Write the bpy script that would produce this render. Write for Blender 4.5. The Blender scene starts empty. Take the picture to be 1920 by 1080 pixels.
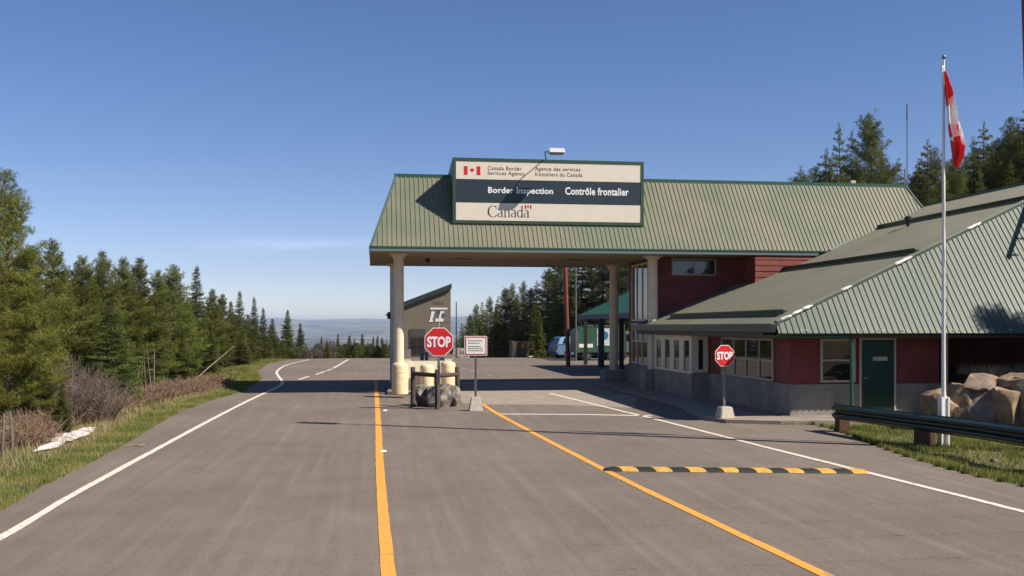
import bpy, bmesh, math, random
import numpy as np
from mathutils import Vector, Matrix, noise
R = math.radians
sc = bpy.context.scene
COL = sc.collection

# ---------------------------------------------------------------- camera
CH = 2.3; TH = R(7.93); FP = 1867.0; HY = 612.0
cs, sn = math.cos(TH), math.sin(TH)
cam = bpy.data.cameras.new('camera'); cam.lens = 35.0; cam.sensor_width = 36
cam.shift_y = (HY - 540) / 1920.0; cam.clip_start = 0.1; cam.clip_end = 60000
co = bpy.data.objects.new('camera', cam); COL.objects.link(co)
co.location = (0, 0, CH); co.rotation_euler = (R(90), 0, -TH)
sc.camera = co
# ---------------------------------------------------------------- sky, sun, exposure
SUN = Vector((.887, -.512, 1.0)).normalized()
sun_el = math.asin(SUN.z); sun_az = math.atan2(SUN.x, SUN.y)
w = bpy.data.worlds.new('World'); sc.world = w; w.use_nodes = True
nt = w.node_tree; nt.nodes.clear()
wo = nt.nodes.new('ShaderNodeOutputWorld'); bg = nt.nodes.new('ShaderNodeBackground')
sky = nt.nodes.new('ShaderNodeTexSky'); sky.sky_type = 'NISHITA'; sky.sun_disc = False
sky.sun_elevation = sun_el; sky.sun_rotation = sun_az; sky.altitude = 1800
sky.air_density = 0.9; sky.dust_density = 0.6; sky.ozone_density = 1.2
# faint high cirrus streaks, laid out by direction in the sky
tc = nt.nodes.new('ShaderNodeTexCoord'); mp = nt.nodes.new('ShaderNodeMapping')
mp.inputs['Scale'].default_value = (4, 4, 60)
nz = nt.nodes.new('ShaderNodeTexNoise'); nz.inputs['Scale'].default_value = 1.3; nz.inputs['Detail'].default_value = 5
rp = nt.nodes.new('ShaderNodeValToRGB'); rp.color_ramp.elements[0].position = .40; rp.color_ramp.elements[1].position = .62
sep = nt.nodes.new('ShaderNodeSeparateXYZ')
band = nt.nodes.new('ShaderNodeMapRange'); band.inputs[1].default_value = 0.066; band.inputs[2].default_value = 0.078
band2 = nt.nodes.new('ShaderNodeMapRange'); band2.inputs[1].default_value = 0.092; band2.inputs[2].default_value = 0.078
m1 = nt.nodes.new('ShaderNodeMath'); m1.operation = 'MULTIPLY'
m2 = nt.nodes.new('ShaderNodeMath'); m2.operation = 'MULTIPLY'
m3 = nt.nodes.new('ShaderNodeMath'); m3.operation = 'MULTIPLY'; m3.inputs[1].default_value = .20
mx = nt.nodes.new('ShaderNodeMixRGB'); mx.inputs[2].default_value = (11, 11.5, 12.5, 1)
L = nt.links.new
L(tc.outputs['Generated'], mp.inputs[0]); L(mp.outputs[0], nz.inputs['Vector']); L(nz.outputs[0], rp.inputs[0])
L(tc.outputs['Generated'], sep.inputs[0]); L(sep.outputs[2], band.inputs[0]); L(sep.outputs[2], band2.inputs[0])
L(band.outputs[0], m1.inputs[0]); L(band2.outputs[0], m1.inputs[1]); L(m1.outputs[0], m2.inputs[0]); L(rp.outputs[0], m2.inputs[1])
xa = nt.nodes.new('ShaderNodeMapRange'); xa.inputs[1].default_value = -.20; xa.inputs[2].default_value = -.08
xb = nt.nodes.new('ShaderNodeMapRange'); xb.inputs[1].default_value = .05; xb.inputs[2].default_value = -.01
m4 = nt.nodes.new('ShaderNodeMath'); m4.operation = 'MULTIPLY'; m5 = nt.nodes.new('ShaderNodeMath'); m5.operation = 'MULTIPLY'
L(sep.outputs[0], xa.inputs[0]); L(sep.outputs[0], xb.inputs[0]); L(xa.outputs[0], m4.inputs[0]); L(xb.outputs[0], m4.inputs[1])
L(m2.outputs[0], m5.inputs[0]); L(m4.outputs[0], m5.inputs[1]); L(m5.outputs[0], m3.inputs[0]); L(m3.outputs[0], mx.inputs[0]); L(sky.outputs[0], mx.inputs[1])
gr = nt.nodes.new('ShaderNodeValToRGB'); ge = gr.color_ramp.elements   # tint of the sky with elevation (dry, deep blue mountain air over a pale horizon)
ge[0].position = 0.0; ge[0].color = (.98, .92, 1.0, 1); ge[1].position = .5; ge[1].color = (.54, .68, .87, 1)
for ps, cl in ((.05, (.765, .735, .85, 1)), (.165, (.625, .69, .85, 1)), (.27, (.56, .69, .88, 1))):
    q_ = ge.new(ps); q_.color = cl
gm = nt.nodes.new('ShaderNodeMixRGB'); gm.blend_type = 'MULTIPLY'; gm.inputs[0].default_value = 1
L(sep.outputs[2], gr.inputs[0]); L(mx.outputs[0], gm.inputs[1]); L(gr.outputs[0], gm.inputs[2])
L(gm.outputs[0], bg.inputs[0]); bg.inputs[1].default_value = 0.085
L(bg.outputs[0], wo.inputs[0])
sl = bpy.data.lights.new('sun', 'SUN'); sl.energy = 5.0; sl.angle = R(0.5); sl.color = (1, .90, .77)
so = bpy.data.objects.new('sun', sl); COL.objects.link(so)
so.rotation_euler = SUN.to_track_quat('Z', 'Y').to_euler()
sc.view_settings.view_transform = 'Standard'; sc.view_settings.look = 'None'
sc.view_settings.exposure = 0.737; sc.view_settings.gamma = 1
sc.cycles.max_bounces = 5; sc.cycles.diffuse_bounces = 3; sc.cycles.glossy_bounces = 3
sc.cycles.transparent_max_bounces = 6; sc.cycles.volume_bounces = 0

# ---------------------------------------------------------------- survey helpers (photo measurements -> metres)
def D(px, d, z=0.0):
    k = (px - 960) / FP
    return Vector((d * (sn + k * cs), d * (cs - k * sn), z))
def G(px, py, z=0.0): return D(px, FP * (CH - z) / (py - HY), z)
def AY(px, Y, z=0.0):
    k = (px - 960) / FP; d = Y / (cs - k * sn); return Vector((d * (sn + k * cs), Y, z))
def AX(px, X, z=0.0):
    k = (px - 960) / FP; d = X / (sn + k * cs); return Vector((X, d * (cs - k * sn), z))
def depth(p): return p[0] * sn + p[1] * cs
def zat(py, d): return CH + (HY - py) * d / FP
def pxof(p): return 960 + FP * (p[0] * cs - p[1] * sn) / depth(p)

# ---------------------------------------------------------------- materials
ALB = .6          # all base colours below are read off as seen; this brings them to real-world albedo for the exposure above
PALE = {'cream_wall', 'cream_column', 'white_paint', 'sign_cream', 'text_white', 'flag_white', 'snow', 'lamp_white', 'bollard_yellow', 'white_line', 'yellow_line', 'truck_white', 'concrete_block', 'sign_red', 'flag_red'}
def alb(c, name=''):
    k = .86 if name in PALE else ALB
    return tuple(x * k for x in c)
def mat(name, col, rough=.7, metal=0, spec=.5, noise_amt=0, nscale=6, col2=None, bump=0, bscale=40, stretch=None, detail=6, coords='Object', lo=.35, hi=.65):
    col = alb(col, name); col2 = alb(col2, name) if col2 else None
    m = bpy.data.materials.new(name); m.use_nodes = True
    t = m.node_tree; b = t.nodes['Principled BSDF']
    b.inputs['Roughness'].default_value = rough; b.inputs['Metallic'].default_value = metal
    b.inputs['Specular IOR Level'].default_value = spec
    b.inputs['Base Color'].default_value = (*col, 1)
    if noise_amt or col2 or bump:
        g = t.nodes.new('ShaderNodeTexCoord'); mp = t.nodes.new('ShaderNodeMapping')
        if stretch: mp.inputs['Scale'].default_value = stretch
        t.links.new(g.outputs[coords], mp.inputs[0])
    if noise_amt or col2:
        n = t.nodes.new('ShaderNodeTexNoise'); n.inputs['Scale'].default_value = nscale; n.inputs['Detail'].default_value = detail
        t.links.new(mp.outputs[0], n.inputs['Vector'])
        r = t.nodes.new('ShaderNodeValToRGB'); e = r.color_ramp.elements
        e[0].position = lo; e[1].position = hi
        c2 = col2 if col2 else tuple(c * (1 - noise_amt) for c in col)
        e[0].color = (*c2, 1); e[1].color = (*col, 1)
        t.links.new(n.outputs[0], r.inputs[0]); t.links.new(r.outputs[0], b.inputs['Base Color'])
    if bump:
        n2 = t.nodes.new('ShaderNodeTexNoise'); n2.inputs['Scale'].default_value = bscale; n2.inputs['Detail'].default_value = 4
        t.links.new(mp.outputs[0], n2.inputs['Vector'])
        bp = t.nodes.new('ShaderNodeBump'); bp.inputs['Strength'].default_value = bump; bp.inputs['Distance'].default_value = .02
        t.links.new(n2.outputs[0], bp.inputs['Height']); t.links.new(bp.outputs[0], b.inputs['Normal'])
    return m
M = {}
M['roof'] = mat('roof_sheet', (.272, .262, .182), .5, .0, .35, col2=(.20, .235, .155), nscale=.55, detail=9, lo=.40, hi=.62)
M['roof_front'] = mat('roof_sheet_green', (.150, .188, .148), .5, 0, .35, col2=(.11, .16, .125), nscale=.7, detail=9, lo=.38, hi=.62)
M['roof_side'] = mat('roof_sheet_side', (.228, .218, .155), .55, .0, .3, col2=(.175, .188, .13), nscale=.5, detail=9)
M['teal_roof'] = mat('teal_roof', (.02, .16, .115), .5, noise_amt=.25)
M['trim'] = mat('green_trim', (.035, .13, .075), .45, noise_amt=.2, nscale=3)
M['gutter'] = mat('gutter_green', (.022, .062, .045), .35, noise_amt=.2)
M['fascia_l'] = mat('pale_fascia', (.20, .27, .25), .4)
M['signgreen'] = mat('sign_frame_green', (.035, .10, .05), .5, noise_amt=.15)
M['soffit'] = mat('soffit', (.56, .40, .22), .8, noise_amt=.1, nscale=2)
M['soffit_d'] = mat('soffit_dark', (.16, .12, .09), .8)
M['col'] = mat('cream_column', (.80, .69, .51), .7, noise_amt=.12, nscale=4, bump=.1)
M['cream'] = mat('cream_wall', (.82, .74, .58), .75, noise_amt=.12, nscale=3)
M['yellowcream'] = mat('bollard_yellow', (.86, .68, .42), .6, noise_amt=.2, nscale=5)
M['red'] = mat('red_siding', (.34, .064, .048), .7, noise_amt=.32, nscale=2.2, detail=9)
M['plinth'] = mat('concrete_plinth', (.42, .39, .34), .9, noise_amt=.3, nscale=2.5, bump=.3)
M['conc'] = mat('concrete', (.47, .40, .325), .9, noise_amt=.25, nscale=2, bump=.3)
M['concbase'] = mat('concrete_block', (.55, .49, .40), .9, noise_amt=.2, nscale=8, bump=.3)
M['frame'] = mat('window_frame', (.66, .60, .50), .6)
M['glass'] = mat('glass', (.012, .014, .014), .03, 0, .9)
M['door'] = mat('door_green', (.008, .06, .04), .4, noise_amt=.1)
M['white'] = mat('white_paint', (.8, .78, .74), .5)
M['signcream'] = mat('sign_cream', (.76, .68, .56), .5, noise_amt=.04, nscale=2)
M['signdark'] = mat('sign_dark', (.022, .045, .065), .45)
M['textgrey'] = mat('text_grey', (.10, .09, .08), .6)
M['textdark'] = mat('text_dark', (.03, .035, .045), .6)
M['textwhite'] = mat('text_white', (.85, .85, .85), .5)
M['signred'] = mat('sign_red', (.60, .012, .018), .45)
M['flagred'] = mat('flag_red', (.75, .03, .03), .8)
M['flagwhite'] = mat('flag_white', (.9, .87, .88), .8)
M['steel'] = mat('galvanised', (.38, .38, .37), .4, .6, noise_amt=.2)
M['darksteel'] = mat('dark_steel', (.05, .05, .05), .5, .4)
M['lamp'] = mat('lamp_white', (.75, .76, .76), .25, .3)
M['redpole'] = mat('red_pole', (.30, .055, .045), .6, noise_amt=.25, nscale=4)
M['rail'] = mat('rail_green', (.008, .035, .022), .38, .0, .5, noise_amt=.3, nscale=3)
M['postwood'] = mat('rail_post_wood', (.20, .085, .04), .85, noise_amt=.5, nscale=8, stretch=(6, 6, 1), bump=.5)
M['logwood'] = mat('weathered_log', (.12, .085, .075), .85, noise_amt=.45, nscale=6, stretch=(3, 3, 1), bump=.5)
M['rockgrey'] = mat('grey_rock', (.40, .34, .29), .9, col2=(.11, .10, .095), nscale=5, bump=.8, bscale=14, lo=.38, hi=.6)
M['rocktan'] = mat('tan_rock', (.50, .34, .20), .9, col2=(.24, .165, .105), nscale=3, bump=.8, bscale=10)
M['rockbrown'] = mat('brown_rock', (.40, .30, .22), .9, col2=(.20, .15, .12), nscale=3, bump=.8, bscale=10)
M['rubber'] = mat('black_rubber', (.022, .021, .02), .7, noise_amt=.3, nscale=20)
M['tyre'] = mat('tyre', (.02, .02, .02), .8)
M['yellow'] = mat('yellow_paint_bump', (1.0, .56, .08), .6, col2=(.72, .42, .08), nscale=9)
M['ypaint'] = mat('yellow_line', (.74, .33, .045), .8, col2=(.42, .25, .10), nscale=11, detail=12, lo=.34, hi=.43, bump=.3)
M['wpaint'] = mat('white_line', (.72, .64, .55), .8, col2=(.40, .35, .30), nscale=12, detail=12, lo=.35, hi=.45)
M['wpaintfaint'] = mat('worn_white_line', (.50, .44, .39), .8, col2=(.30, .26, .23), nscale=6, detail=10)
M['snow'] = mat('snow', (.66, .63, .62), .8, col2=(.30, .24, .20), nscale=7, lo=.36, hi=.56, bump=.8, bscale=10)
M['bark'] = mat('bark', (.15, .11, .085), .95, col2=(.07, .05, .04), nscale=12, stretch=(1, 1, .25), bump=.5)
M['paletrunk'] = mat('pale_bark', (.27, .22, .17), .95, noise_amt=.4, nscale=9)
M['greytwig'] = mat('grey_twig', (.36, .275, .225), .95, noise_amt=.4, nscale=5)
M['redtwig'] = mat('red_twig', (.46, .31, .20), .95, col2=(.29, .19, .125), nscale=2)
M['tan'] = mat('tan_wall', (.25, .205, .15), .8, noise_amt=.12, nscale=1.5)
M['tanroof'] = mat('dark_roof_edge', (.025, .035, .035), .6)
M['brownbin'] = mat('brown_metal', (.11, .08, .065), .6, noise_amt=.2)
M['orange'] = mat('orange_label', (.8, .30, .01), .5)
M['truckgreen'] = mat('truck_green', (.05, .15, .085), .4, noise_amt=.15)
M['truckwhite'] = mat('truck_white', (.72, .72, .74), .4, col2=(.42, .5, .55), nscale=3)
M['suv'] = mat('suv_silver_blue', (.28, .52, .78), .25, .5, .6)
M['suvlow'] = mat('suv_dark_blue', (.09, .14, .25), .3, .4, .6)
M['teal'] = mat('teal', (.02, .25, .33), .5)
M['rim'] = mat('rim', (.5, .5, .5), .3, .7)
M['tail'] = mat('tail_light', (.16, .012, .012), .3)
M['darkwood'] = mat('dark_post', (.045, .04, .045), .7)
M['bluepost'] = mat('grey_blue_post', (.12, .14, .18), .7)
M['black'] = mat('black', (.015, .015, .015), .6)
M['shrubgreen'] = mat('shrub_green', (.07, .09, .025), .9)
M['straw'] = mat('straw', (.52, .41, .21), .95, noise_amt=.3)

def leafmat(name, c1, c2, trans=.25, ns=1.3):
    m = bpy.data.materials.new(name); m.use_nodes = True; t = m.node_tree; t.nodes.clear()
    o = t.nodes.new('ShaderNodeOutputMaterial'); d = t.nodes.new('ShaderNodeBsdfDiffuse'); tr = t.nodes.new('ShaderNodeBsdfTranslucent')
    mx = t.nodes.new('ShaderNodeMixShader'); mx.inputs[0].default_value = trans
    g = t.nodes.new('ShaderNodeTexCoord'); n = t.nodes.new('ShaderNodeTexNoise'); n.inputs['Scale'].default_value = ns; n.inputs['Detail'].default_value = 5
    r = t.nodes.new('ShaderNodeValToRGB'); e = r.color_ramp.elements; e[0].position = .36; e[1].position = .66
    e[0].color = (*[x * 1.0 for x in c1], 1); e[1].color = (*[x * 1.05 for x in c2], 1)
    oi = t.nodes.new('ShaderNodeObjectInfo'); hs = t.nodes.new('ShaderNodeHueSaturation')
    mr = t.nodes.new('ShaderNodeMapRange'); mr.inputs[3].default_value = .72; mr.inputs[4].default_value = 1.25
    mh = t.nodes.new('ShaderNodeMapRange'); mh.inputs[3].default_value = .485; mh.inputs[4].default_value = .515
    k = t.links.new
    k(g.outputs['Object'], n.inputs['Vector']); k(n.outputs[0], r.inputs[0]); k(r.outputs[0], hs.inputs['Color'])
    k(oi.outputs['Random'], mr.inputs[0]); k(mr.outputs[0], hs.inputs['Value']); k(oi.outputs['Random'], mh.inputs[0]); k(mh.outputs[0], hs.inputs['Hue'])
    k(hs.outputs[0], d.inputs[0]); k(hs.outputs[0], tr.inputs[0]); k(d.outputs[0], mx.inputs[1]); k(tr.outputs[0], mx.inputs[2]); k(mx.outputs[0], o.inputs[0])
    return m
M['pineleaf'] = leafmat('pine_needles', (.062, .078, .02), (.172, .186, .048))
M['pineyellow'] = leafmat('yellow_pine_needles', (.078, .092, .022), (.205, .208, .05))  # yellow-green needles of the near left pines
M['spruceleaf'] = leafmat('spruce_needles', (.05, .068, .022), (.145, .155, .046))
M['farleaf'] = leafmat('far_needles', (.06, .07, .022), (.165, .165, .045))
M['grassblade'] = leafmat('grass_blades', (.10, .14, .03), (.25, .23, .08), .3, .8)

def ground_mat():
    m = mat('grass_ground', (.17, .155, .065), .95); t = m.node_tree; b = t.nodes['Principled BSDF']; k = t.links.new
    g = t.nodes.new('ShaderNodeTexCoord')
    n = t.nodes.new('ShaderNodeTexNoise'); n.inputs['Scale'].default_value = .55; n.inputs['Detail'].default_value = 9; n.inputs['Roughness'].default_value = .65
    r = t.nodes.new('ShaderNodeValToRGB'); e = r.color_ramp.elements; e[0].position = .36; e[0].color = (.065, .08, .022, 1); e[1].position = .62; e[1].color = (.19, .14, .07, 1)
    x = e.new(.48); x.color = (.105, .105, .038, 1)
    n2 = t.nodes.new('ShaderNodeTexNoise'); n2.inputs['Scale'].default_value = 18; n2.inputs['Detail'].default_value = 6
    mr = t.nodes.new('ShaderNodeMapRange'); mr.inputs[1].default_value = .3; mr.inputs[2].default_value = .7; mr.inputs[3].default_value = .6; mr.inputs[4].default_value = 1.3
    hs = t.nodes.new('ShaderNodeHueSaturation')
    sx = t.nodes.new('ShaderNodeSeparateXYZ'); k(g.outputs['Object'], sx.inputs[0])
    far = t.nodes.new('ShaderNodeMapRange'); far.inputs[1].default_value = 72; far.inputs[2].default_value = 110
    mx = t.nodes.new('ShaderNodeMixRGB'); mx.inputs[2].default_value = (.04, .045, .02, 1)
    k(g.outputs['Object'], n.inputs['Vector']); k(g.outputs['Object'], n2.inputs['Vector']); k(n.outputs[0], r.inputs[0]); k(n2.outputs[0], mr.inputs[0])
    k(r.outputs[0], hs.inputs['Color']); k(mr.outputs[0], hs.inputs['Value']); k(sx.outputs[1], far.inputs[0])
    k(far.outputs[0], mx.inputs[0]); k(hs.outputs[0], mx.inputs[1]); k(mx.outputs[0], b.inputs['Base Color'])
    bp = t.nodes.new('ShaderNodeBump'); bp.inputs['Strength'].default_value = .7; bp.inputs['Distance'].default_value = .05
    k(n2.outputs[0], bp.inputs['Height']); k(bp.outputs[0], b.inputs['Normal'])
    return m
M['ground'] = ground_mat()

def asphalt_mat():
    m = mat('asphalt', (.2, .175, .155), .9, spec=.3); t = m.node_tree; b = t.nodes['Principled BSDF']; k = t.links.new
    def N(ty, **kw):
        n = t.nodes.new(ty)
        for a, v in kw.items(): setattr(n, a, v)
        return n
    g = N('ShaderNodeTexCoord')
    def nse(sc_, det, stretch=(1, 1, 1), rough=.6, rot=0, off=(0, 0, 0)):
        mp = N('ShaderNodeMapping'); mp.inputs['Scale'].default_value = stretch; mp.inputs['Rotation'].default_value = (0, 0, rot); mp.inputs['Location'].default_value = off
        n = N('ShaderNodeTexNoise'); n.inputs['Scale'].default_value = sc_; n.inputs['Detail'].default_value = det; n.inputs['Roughness'].default_value = rough
        k(g.outputs['Object'], mp.inputs[0]); k(mp.outputs[0], n.inputs['Vector']); return n.outputs[0]
    def rng(v, a, b_, c, d):
        r = N('ShaderNodeMapRange'); r.inputs[1].default_value = a; r.inputs[2].default_value = b_; r.inputs[3].default_value = c; r.inputs[4].default_value = d
        k(v, r.inputs[0]); return r.outputs[0]
    def mul(a, b_):
        x = N('ShaderNodeMath', operation='MULTIPLY'); k(a, x.inputs[0])
        if isinstance(b_, (int, float)): x.inputs[1].default_value = b_
        else: k(b_, x.inputs[1])
        return x.outputs[0]
    def add(a, b_):
        x = N('ShaderNodeMath', operation='ADD'); k(a, x.inputs[0]); k(b_, x.inputs[1]); return x.outputs[0]
    big = rng(nse(.16, 5), .3, .7, .86, 1.14)
    med = rng(nse(1.3, 6), .3, .7, .93, 1.07)
    streak = rng(nse(1.0, 4, (5.5, .16, 1), .45, R(10)), .50, .72, .98, 1.12)
    streak2 = rng(nse(1.0, 5, (6.5, .20, 1), .55, R(-16), (5, 3, 0)), .45, .7, .97, 1.09)
    fine = rng(nse(55, 4), .25, .75, .68, 1.30)
    grit = rng(nse(16, 6, rough=.75), .25, .75, .88, 1.12)
    v = mul(mul(mul(mul(mul(big, med), streak), fine), streak2), grit)
    # long sealed cracks across the apron
    sep = N('ShaderNodeSeparateXYZ'); k(g.outputs['Object'], sep.inputs[0])
    wob = mul(rng(nse(.9, 4), 0, 1, -.5, .5), .10)
    y = add(sep.outputs[1], wob)
    rag = rng(nse(7, 5, rough=.8), .44, .54, 0, 1)
    onx = rng(sep.outputs[0], 1.6, 2.4, 0, 1)
    tot = None
    for Y0, wd in ((12.05, .075), (11.1, .07), (10.2, .065), (9.15, .07)):
        d = N('ShaderNodeMath', operation='SUBTRACT'); k(y, d.inputs[0]); d.inputs[1].default_value = Y0
        a = N('ShaderNodeMath', operation='ABSOLUTE'); k(d.outputs[0], a.inputs[0])
        c = rng(a.outputs[0], 0, wd, 1, 0)
        tot = c if tot is None else add(tot, c)
    crack = mul(mul(tot, rag), onx)
    spk = rng(nse(22, 3), .35, .65, -.55, .22)
    v = add(v, mul(crack, spk))
    cc = N('ShaderNodeMixRGB', blend_type='MULTIPLY'); cc.inputs[0].default_value = 1; cc.inputs[1].default_value = (.150, .1235, .1015, 1)
    k(v, cc.inputs[2]); k(cc.outputs[0], b.inputs['Base Color'])
    bp = N('ShaderNodeBump'); bp.inputs['Strength'].default_value = .35; bp.inputs['Distance'].default_value = .01
    k(nse(90, 3), bp.inputs['Height']); k(bp.outputs[0], b.inputs['Normal'])
    return m
M['asphalt'] = asphalt_mat()

def hill_mat():
    m = mat('far_hills', (.07, .08, .045), .95); t = m.node_tree; b = t.nodes['Principled BSDF']; k = t.links.new
    g = t.nodes.new('ShaderNodeTexCoord'); n = t.nodes.new('ShaderNodeTexNoise'); n.inputs['Scale'].default_value = .0022; n.inputs['Detail'].default_value = 8
    r = t.nodes.new('ShaderNodeValToRGB'); e = r.color_ramp.elements; e[0].position = .46; e[0].color = (.015, .025, .012, 1); e[1].position = .58; e[1].color = (.15, .135, .08, 1)
    k(g.outputs['Object'], n.inputs['Vector']); k(n.outputs[0], r.inputs[0]); k(r.outputs[0], b.inputs['Base Color']); return m
M['hill'] = hill_mat()

# ---------------------------------------------------------------- mesh builder
class MB:
    def __init__(s): s.v = []; s.f = []; s.m = []
    def add(s, vs, fs, mi=0):
        o = len(s.v); s.v += [tuple(v) for v in vs]; s.f += [tuple(i + o for i in f) for f in fs]; s.m += [mi] * len(fs); return s
    def box(s, x0, x1, y0, y1, z0, z1, mi=0):
        return s.add([(x0, y0, z0), (x1, y0, z0), (x1, y1, z0), (x0, y1, z0), (x0, y0, z1), (x1, y0, z1), (x1, y1, z1), (x0, y1, z1)],
                     [(0, 3, 2, 1), (4, 5, 6, 7), (0, 1, 5, 4), (1, 2, 6, 5), (2, 3, 7, 6), (3, 0, 4, 7)], mi)
    def bbox(s, x0, x1, y0, y1, z0, z1, b=.02, mi=0):       # box with bevelled edges
        bm = bmesh.new(); bmesh.ops.create_cube(bm, size=1)
        for v in bm.verts: v.co = Vector(((x0 + x1) / 2 + v.co.x * (x1 - x0), (y0 + y1) / 2 + v.co.y * (y1 - y0), (z0 + z1) / 2 + v.co.z * (z1 - z0)))
        bmesh.ops.bevel(bm, geom=bm.edges[:], offset=b, segments=2, affect='EDGES', profile=.5)
        return s.bm(bm, mi)
    def bm(s, bm, mi=0):
        bm.verts.index_update(); s.add([v.co[:] for v in bm.verts], [tuple(v.index for v in f.verts) for f in bm.faces], mi); bm.free(); return s
    def prism(s, poly, axis, a, b, mi=0):                   # poly of 2-tuples extruded along axis from a to b
        n = len(poly)
        def P(p, t):
            return (t, p[0], p[1]) if axis == 'x' else (p[0], t, p[1]) if axis == 'y' else (p[0], p[1], t)
        vs = [P(p, a) for p in poly] + [P(p, b) for p in poly]
        fs = [tuple(range(n))[::-1], tuple(range(n, 2 * n))] + [(i, (i + 1) % n, n + (i + 1) % n, n + i) for i in range(n)]
        return s.add(vs, fs, mi)
    def tube(s, pts, rad, n=10, mi=0, cap=True):
        pts = [Vector(p) for p in pts]; rr = rad if isinstance(rad, (list, tuple)) else [rad] * len(pts)
        vs = []; fs = []; a = None
        for i, p in enumerate(pts):
            t = (pts[min(i + 1, len(pts) - 1)] - pts[max(i - 1, 0)])
            if t.length < 1e-9: t = Vector((0, 0, 1))
            t.normalize()
            if a is None: a = t.orthogonal()
            a = a - a.dot(t) * t
            if a.length < 1e-6: a = t.orthogonal()
            a.normalize(); b = t.cross(a)
            for j in range(n):
                q = 2 * math.pi * j / n; vs.append(p + (a * math.cos(q) + b * math.sin(q)) * rr[i])
        for i in range(len(pts) - 1):
            for j in range(n):
                fs.append((i * n + j, i * n + (j + 1) % n, (i + 1) * n + (j + 1) % n, (i + 1) * n + j))
        if cap: fs.append(tuple(range(n))[::-1]); fs.append(tuple(range((len(pts) - 1) * n, len(pts) * n)))
        return s.add(vs, fs, mi)
    def lathe(s, c, prof, n=28, mi=0):                      # prof [(r,z)]
        pts = []
        vs = []; fs = []
        for (r, z) in prof:
            for j in range(n): q = 2 * math.pi * j / n; vs.append((c[0] + r * math.cos(q), c[1] + r * math.sin(q), z))
        for i in range(len(prof) - 1):
            for j in range(n): fs.append((i * n + j, i * n + (j + 1) % n, (i + 1) * n + (j + 1) % n, (i + 1) * n + j))
        fs.append(tuple(range(n))[::-1]); fs.append(tuple(range((len(prof) - 1) * n, len(prof) * n)))
        return s.add(vs, fs, mi)

def obj(name, mb, mats, parent=None, local=False, smooth=False, **props):
    if not isinstance(mats, (list, tuple)): mats = [mats]
    v = np.array(mb.v, dtype=float).reshape(-1, 3)
    off = Vector((0, 0, 0))
    if parent is not None and not local: off = Vector(parent.get('_org', (0, 0, 0)))
    if parent is None and not local:
        off = Vector(((v[:, 0].min() + v[:, 0].max()) / 2, (v[:, 1].min() + v[:, 1].max()) / 2, v[:, 2].min()))
    me = bpy.data.meshes.new(name); me.from_pydata((v - np.array(off)).tolist(), [], mb.f)
    for m in mats: me.materials.append(m)
    if any(mb.m): me.polygons.foreach_set('material_index', mb.m)
    if smooth: me.polygons.foreach_set('use_smooth', [True] * len(me.polygons))
    me.update()
    o = bpy.data.objects.new(name, me); COL.objects.link(o)
    if parent is not None: o.parent = parent; o['_org'] = parent.get('_org', (0, 0, 0))
    else:
        if not local: o.location = off
        o['_org'] = tuple(off)
    for a, b in props.items():
        if b is not None: o[a] = b
    return o
def thing(name, label, cat, loc=(0, 0, 0), rot=0, group=None):
    o = bpy.data.objects.new(name, None); COL.objects.link(o); o.location = loc; o.rotation_euler = (0, 0, rot)
    o['label'] = label; o['category'] = cat; o['_org'] = tuple(loc)
    if group: o['group'] = group
    o.empty_display_size = .2
    return o
def autosmooth(o, ang=40):
    for p in o.data.polygons: p.use_smooth = True
    try: o.data.set_sharp_from_angle(angle=R(ang))
    except Exception: pass
    return o

# ---------------------------------------------------------------- terrain
def tz(x, y):
    z = 0.0
    if x < -7.2: z -= min(.13 * (-7.2 - x), 2.2)
    if y > 70: z -= .055 * (y - 70)
    if x > 21: z += .16 * min(x - 21, 60)
    if x < -6.2 or y > 70 or x > 21: z += .10 * noise.noise(Vector((x * .35, y * .35, 0)))
    return z
def grid_sheet(xs, ys, fz):
    mb = MB(); nx, ny = len(xs), len(ys)
    mb.v = [(x, y, fz(x, y)) for y in ys for x in xs]
    mb.f = [(j * nx + i, j * nx + i + 1, (j + 1) * nx + i + 1, (j + 1) * nx + i) for j in range(ny - 1) for i in range(nx - 1)]
    mb.m = [0] * len(mb.f); return mb
def far_z(x, y):
    if y < 420: base = tz(x, y)
    else: base = tz(x, 420) - .09 * (y - 420)
    if y > 420:
        d = math.hypot(x, y)
        v = -150 + 60 * noise.noise(Vector((x / 1500, y / 1500, 3)))
        ridge = 0
        if d > 1500: ridge += 150 * max(0, noise.noise(Vector((x / 2300, y / 1700, 7))) + .30) * min(1, (d - 1500) / 2000)
        if d > 8000: ridge += min(1, (d - 8000) / 6000) * (165 + 55 * noise.noise(Vector((x / 5200, y / 9000, 1))))
        base = max(base, v + ridge) if base < -25 else base
    return base
def spaced(a, b, n, p): return [a + (b - a) * (i / n) ** p for i in range(1, n + 1)]
ys = [-60, -30] + [i * 1.0 for i in range(-10, 130)] + spaced(130, 22000, 110, 2.6)
xsr = [i * 1.0 for i in range(-40, 61)]
xs = [-x for x in spaced(40, 13000, 60, 2.6)][::-1] + xsr + spaced(60, 13000, 60, 2.6)
g = grid_sheet(xs, ys, far_z)
# near ground and far hills are two sheets that share their border row
cut = [i for i, y in enumerate(ys) if y <= 420][-1]
near = grid_sheet(xs, ys[:cut + 1], far_z); farm = grid_sheet(xs, ys[cut:], far_z)
obj('ground', near, M['ground'], local=True, kind='structure')
autosmooth(obj('hills', farm, M['hill'], local=True, kind='structure'), 80)

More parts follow.
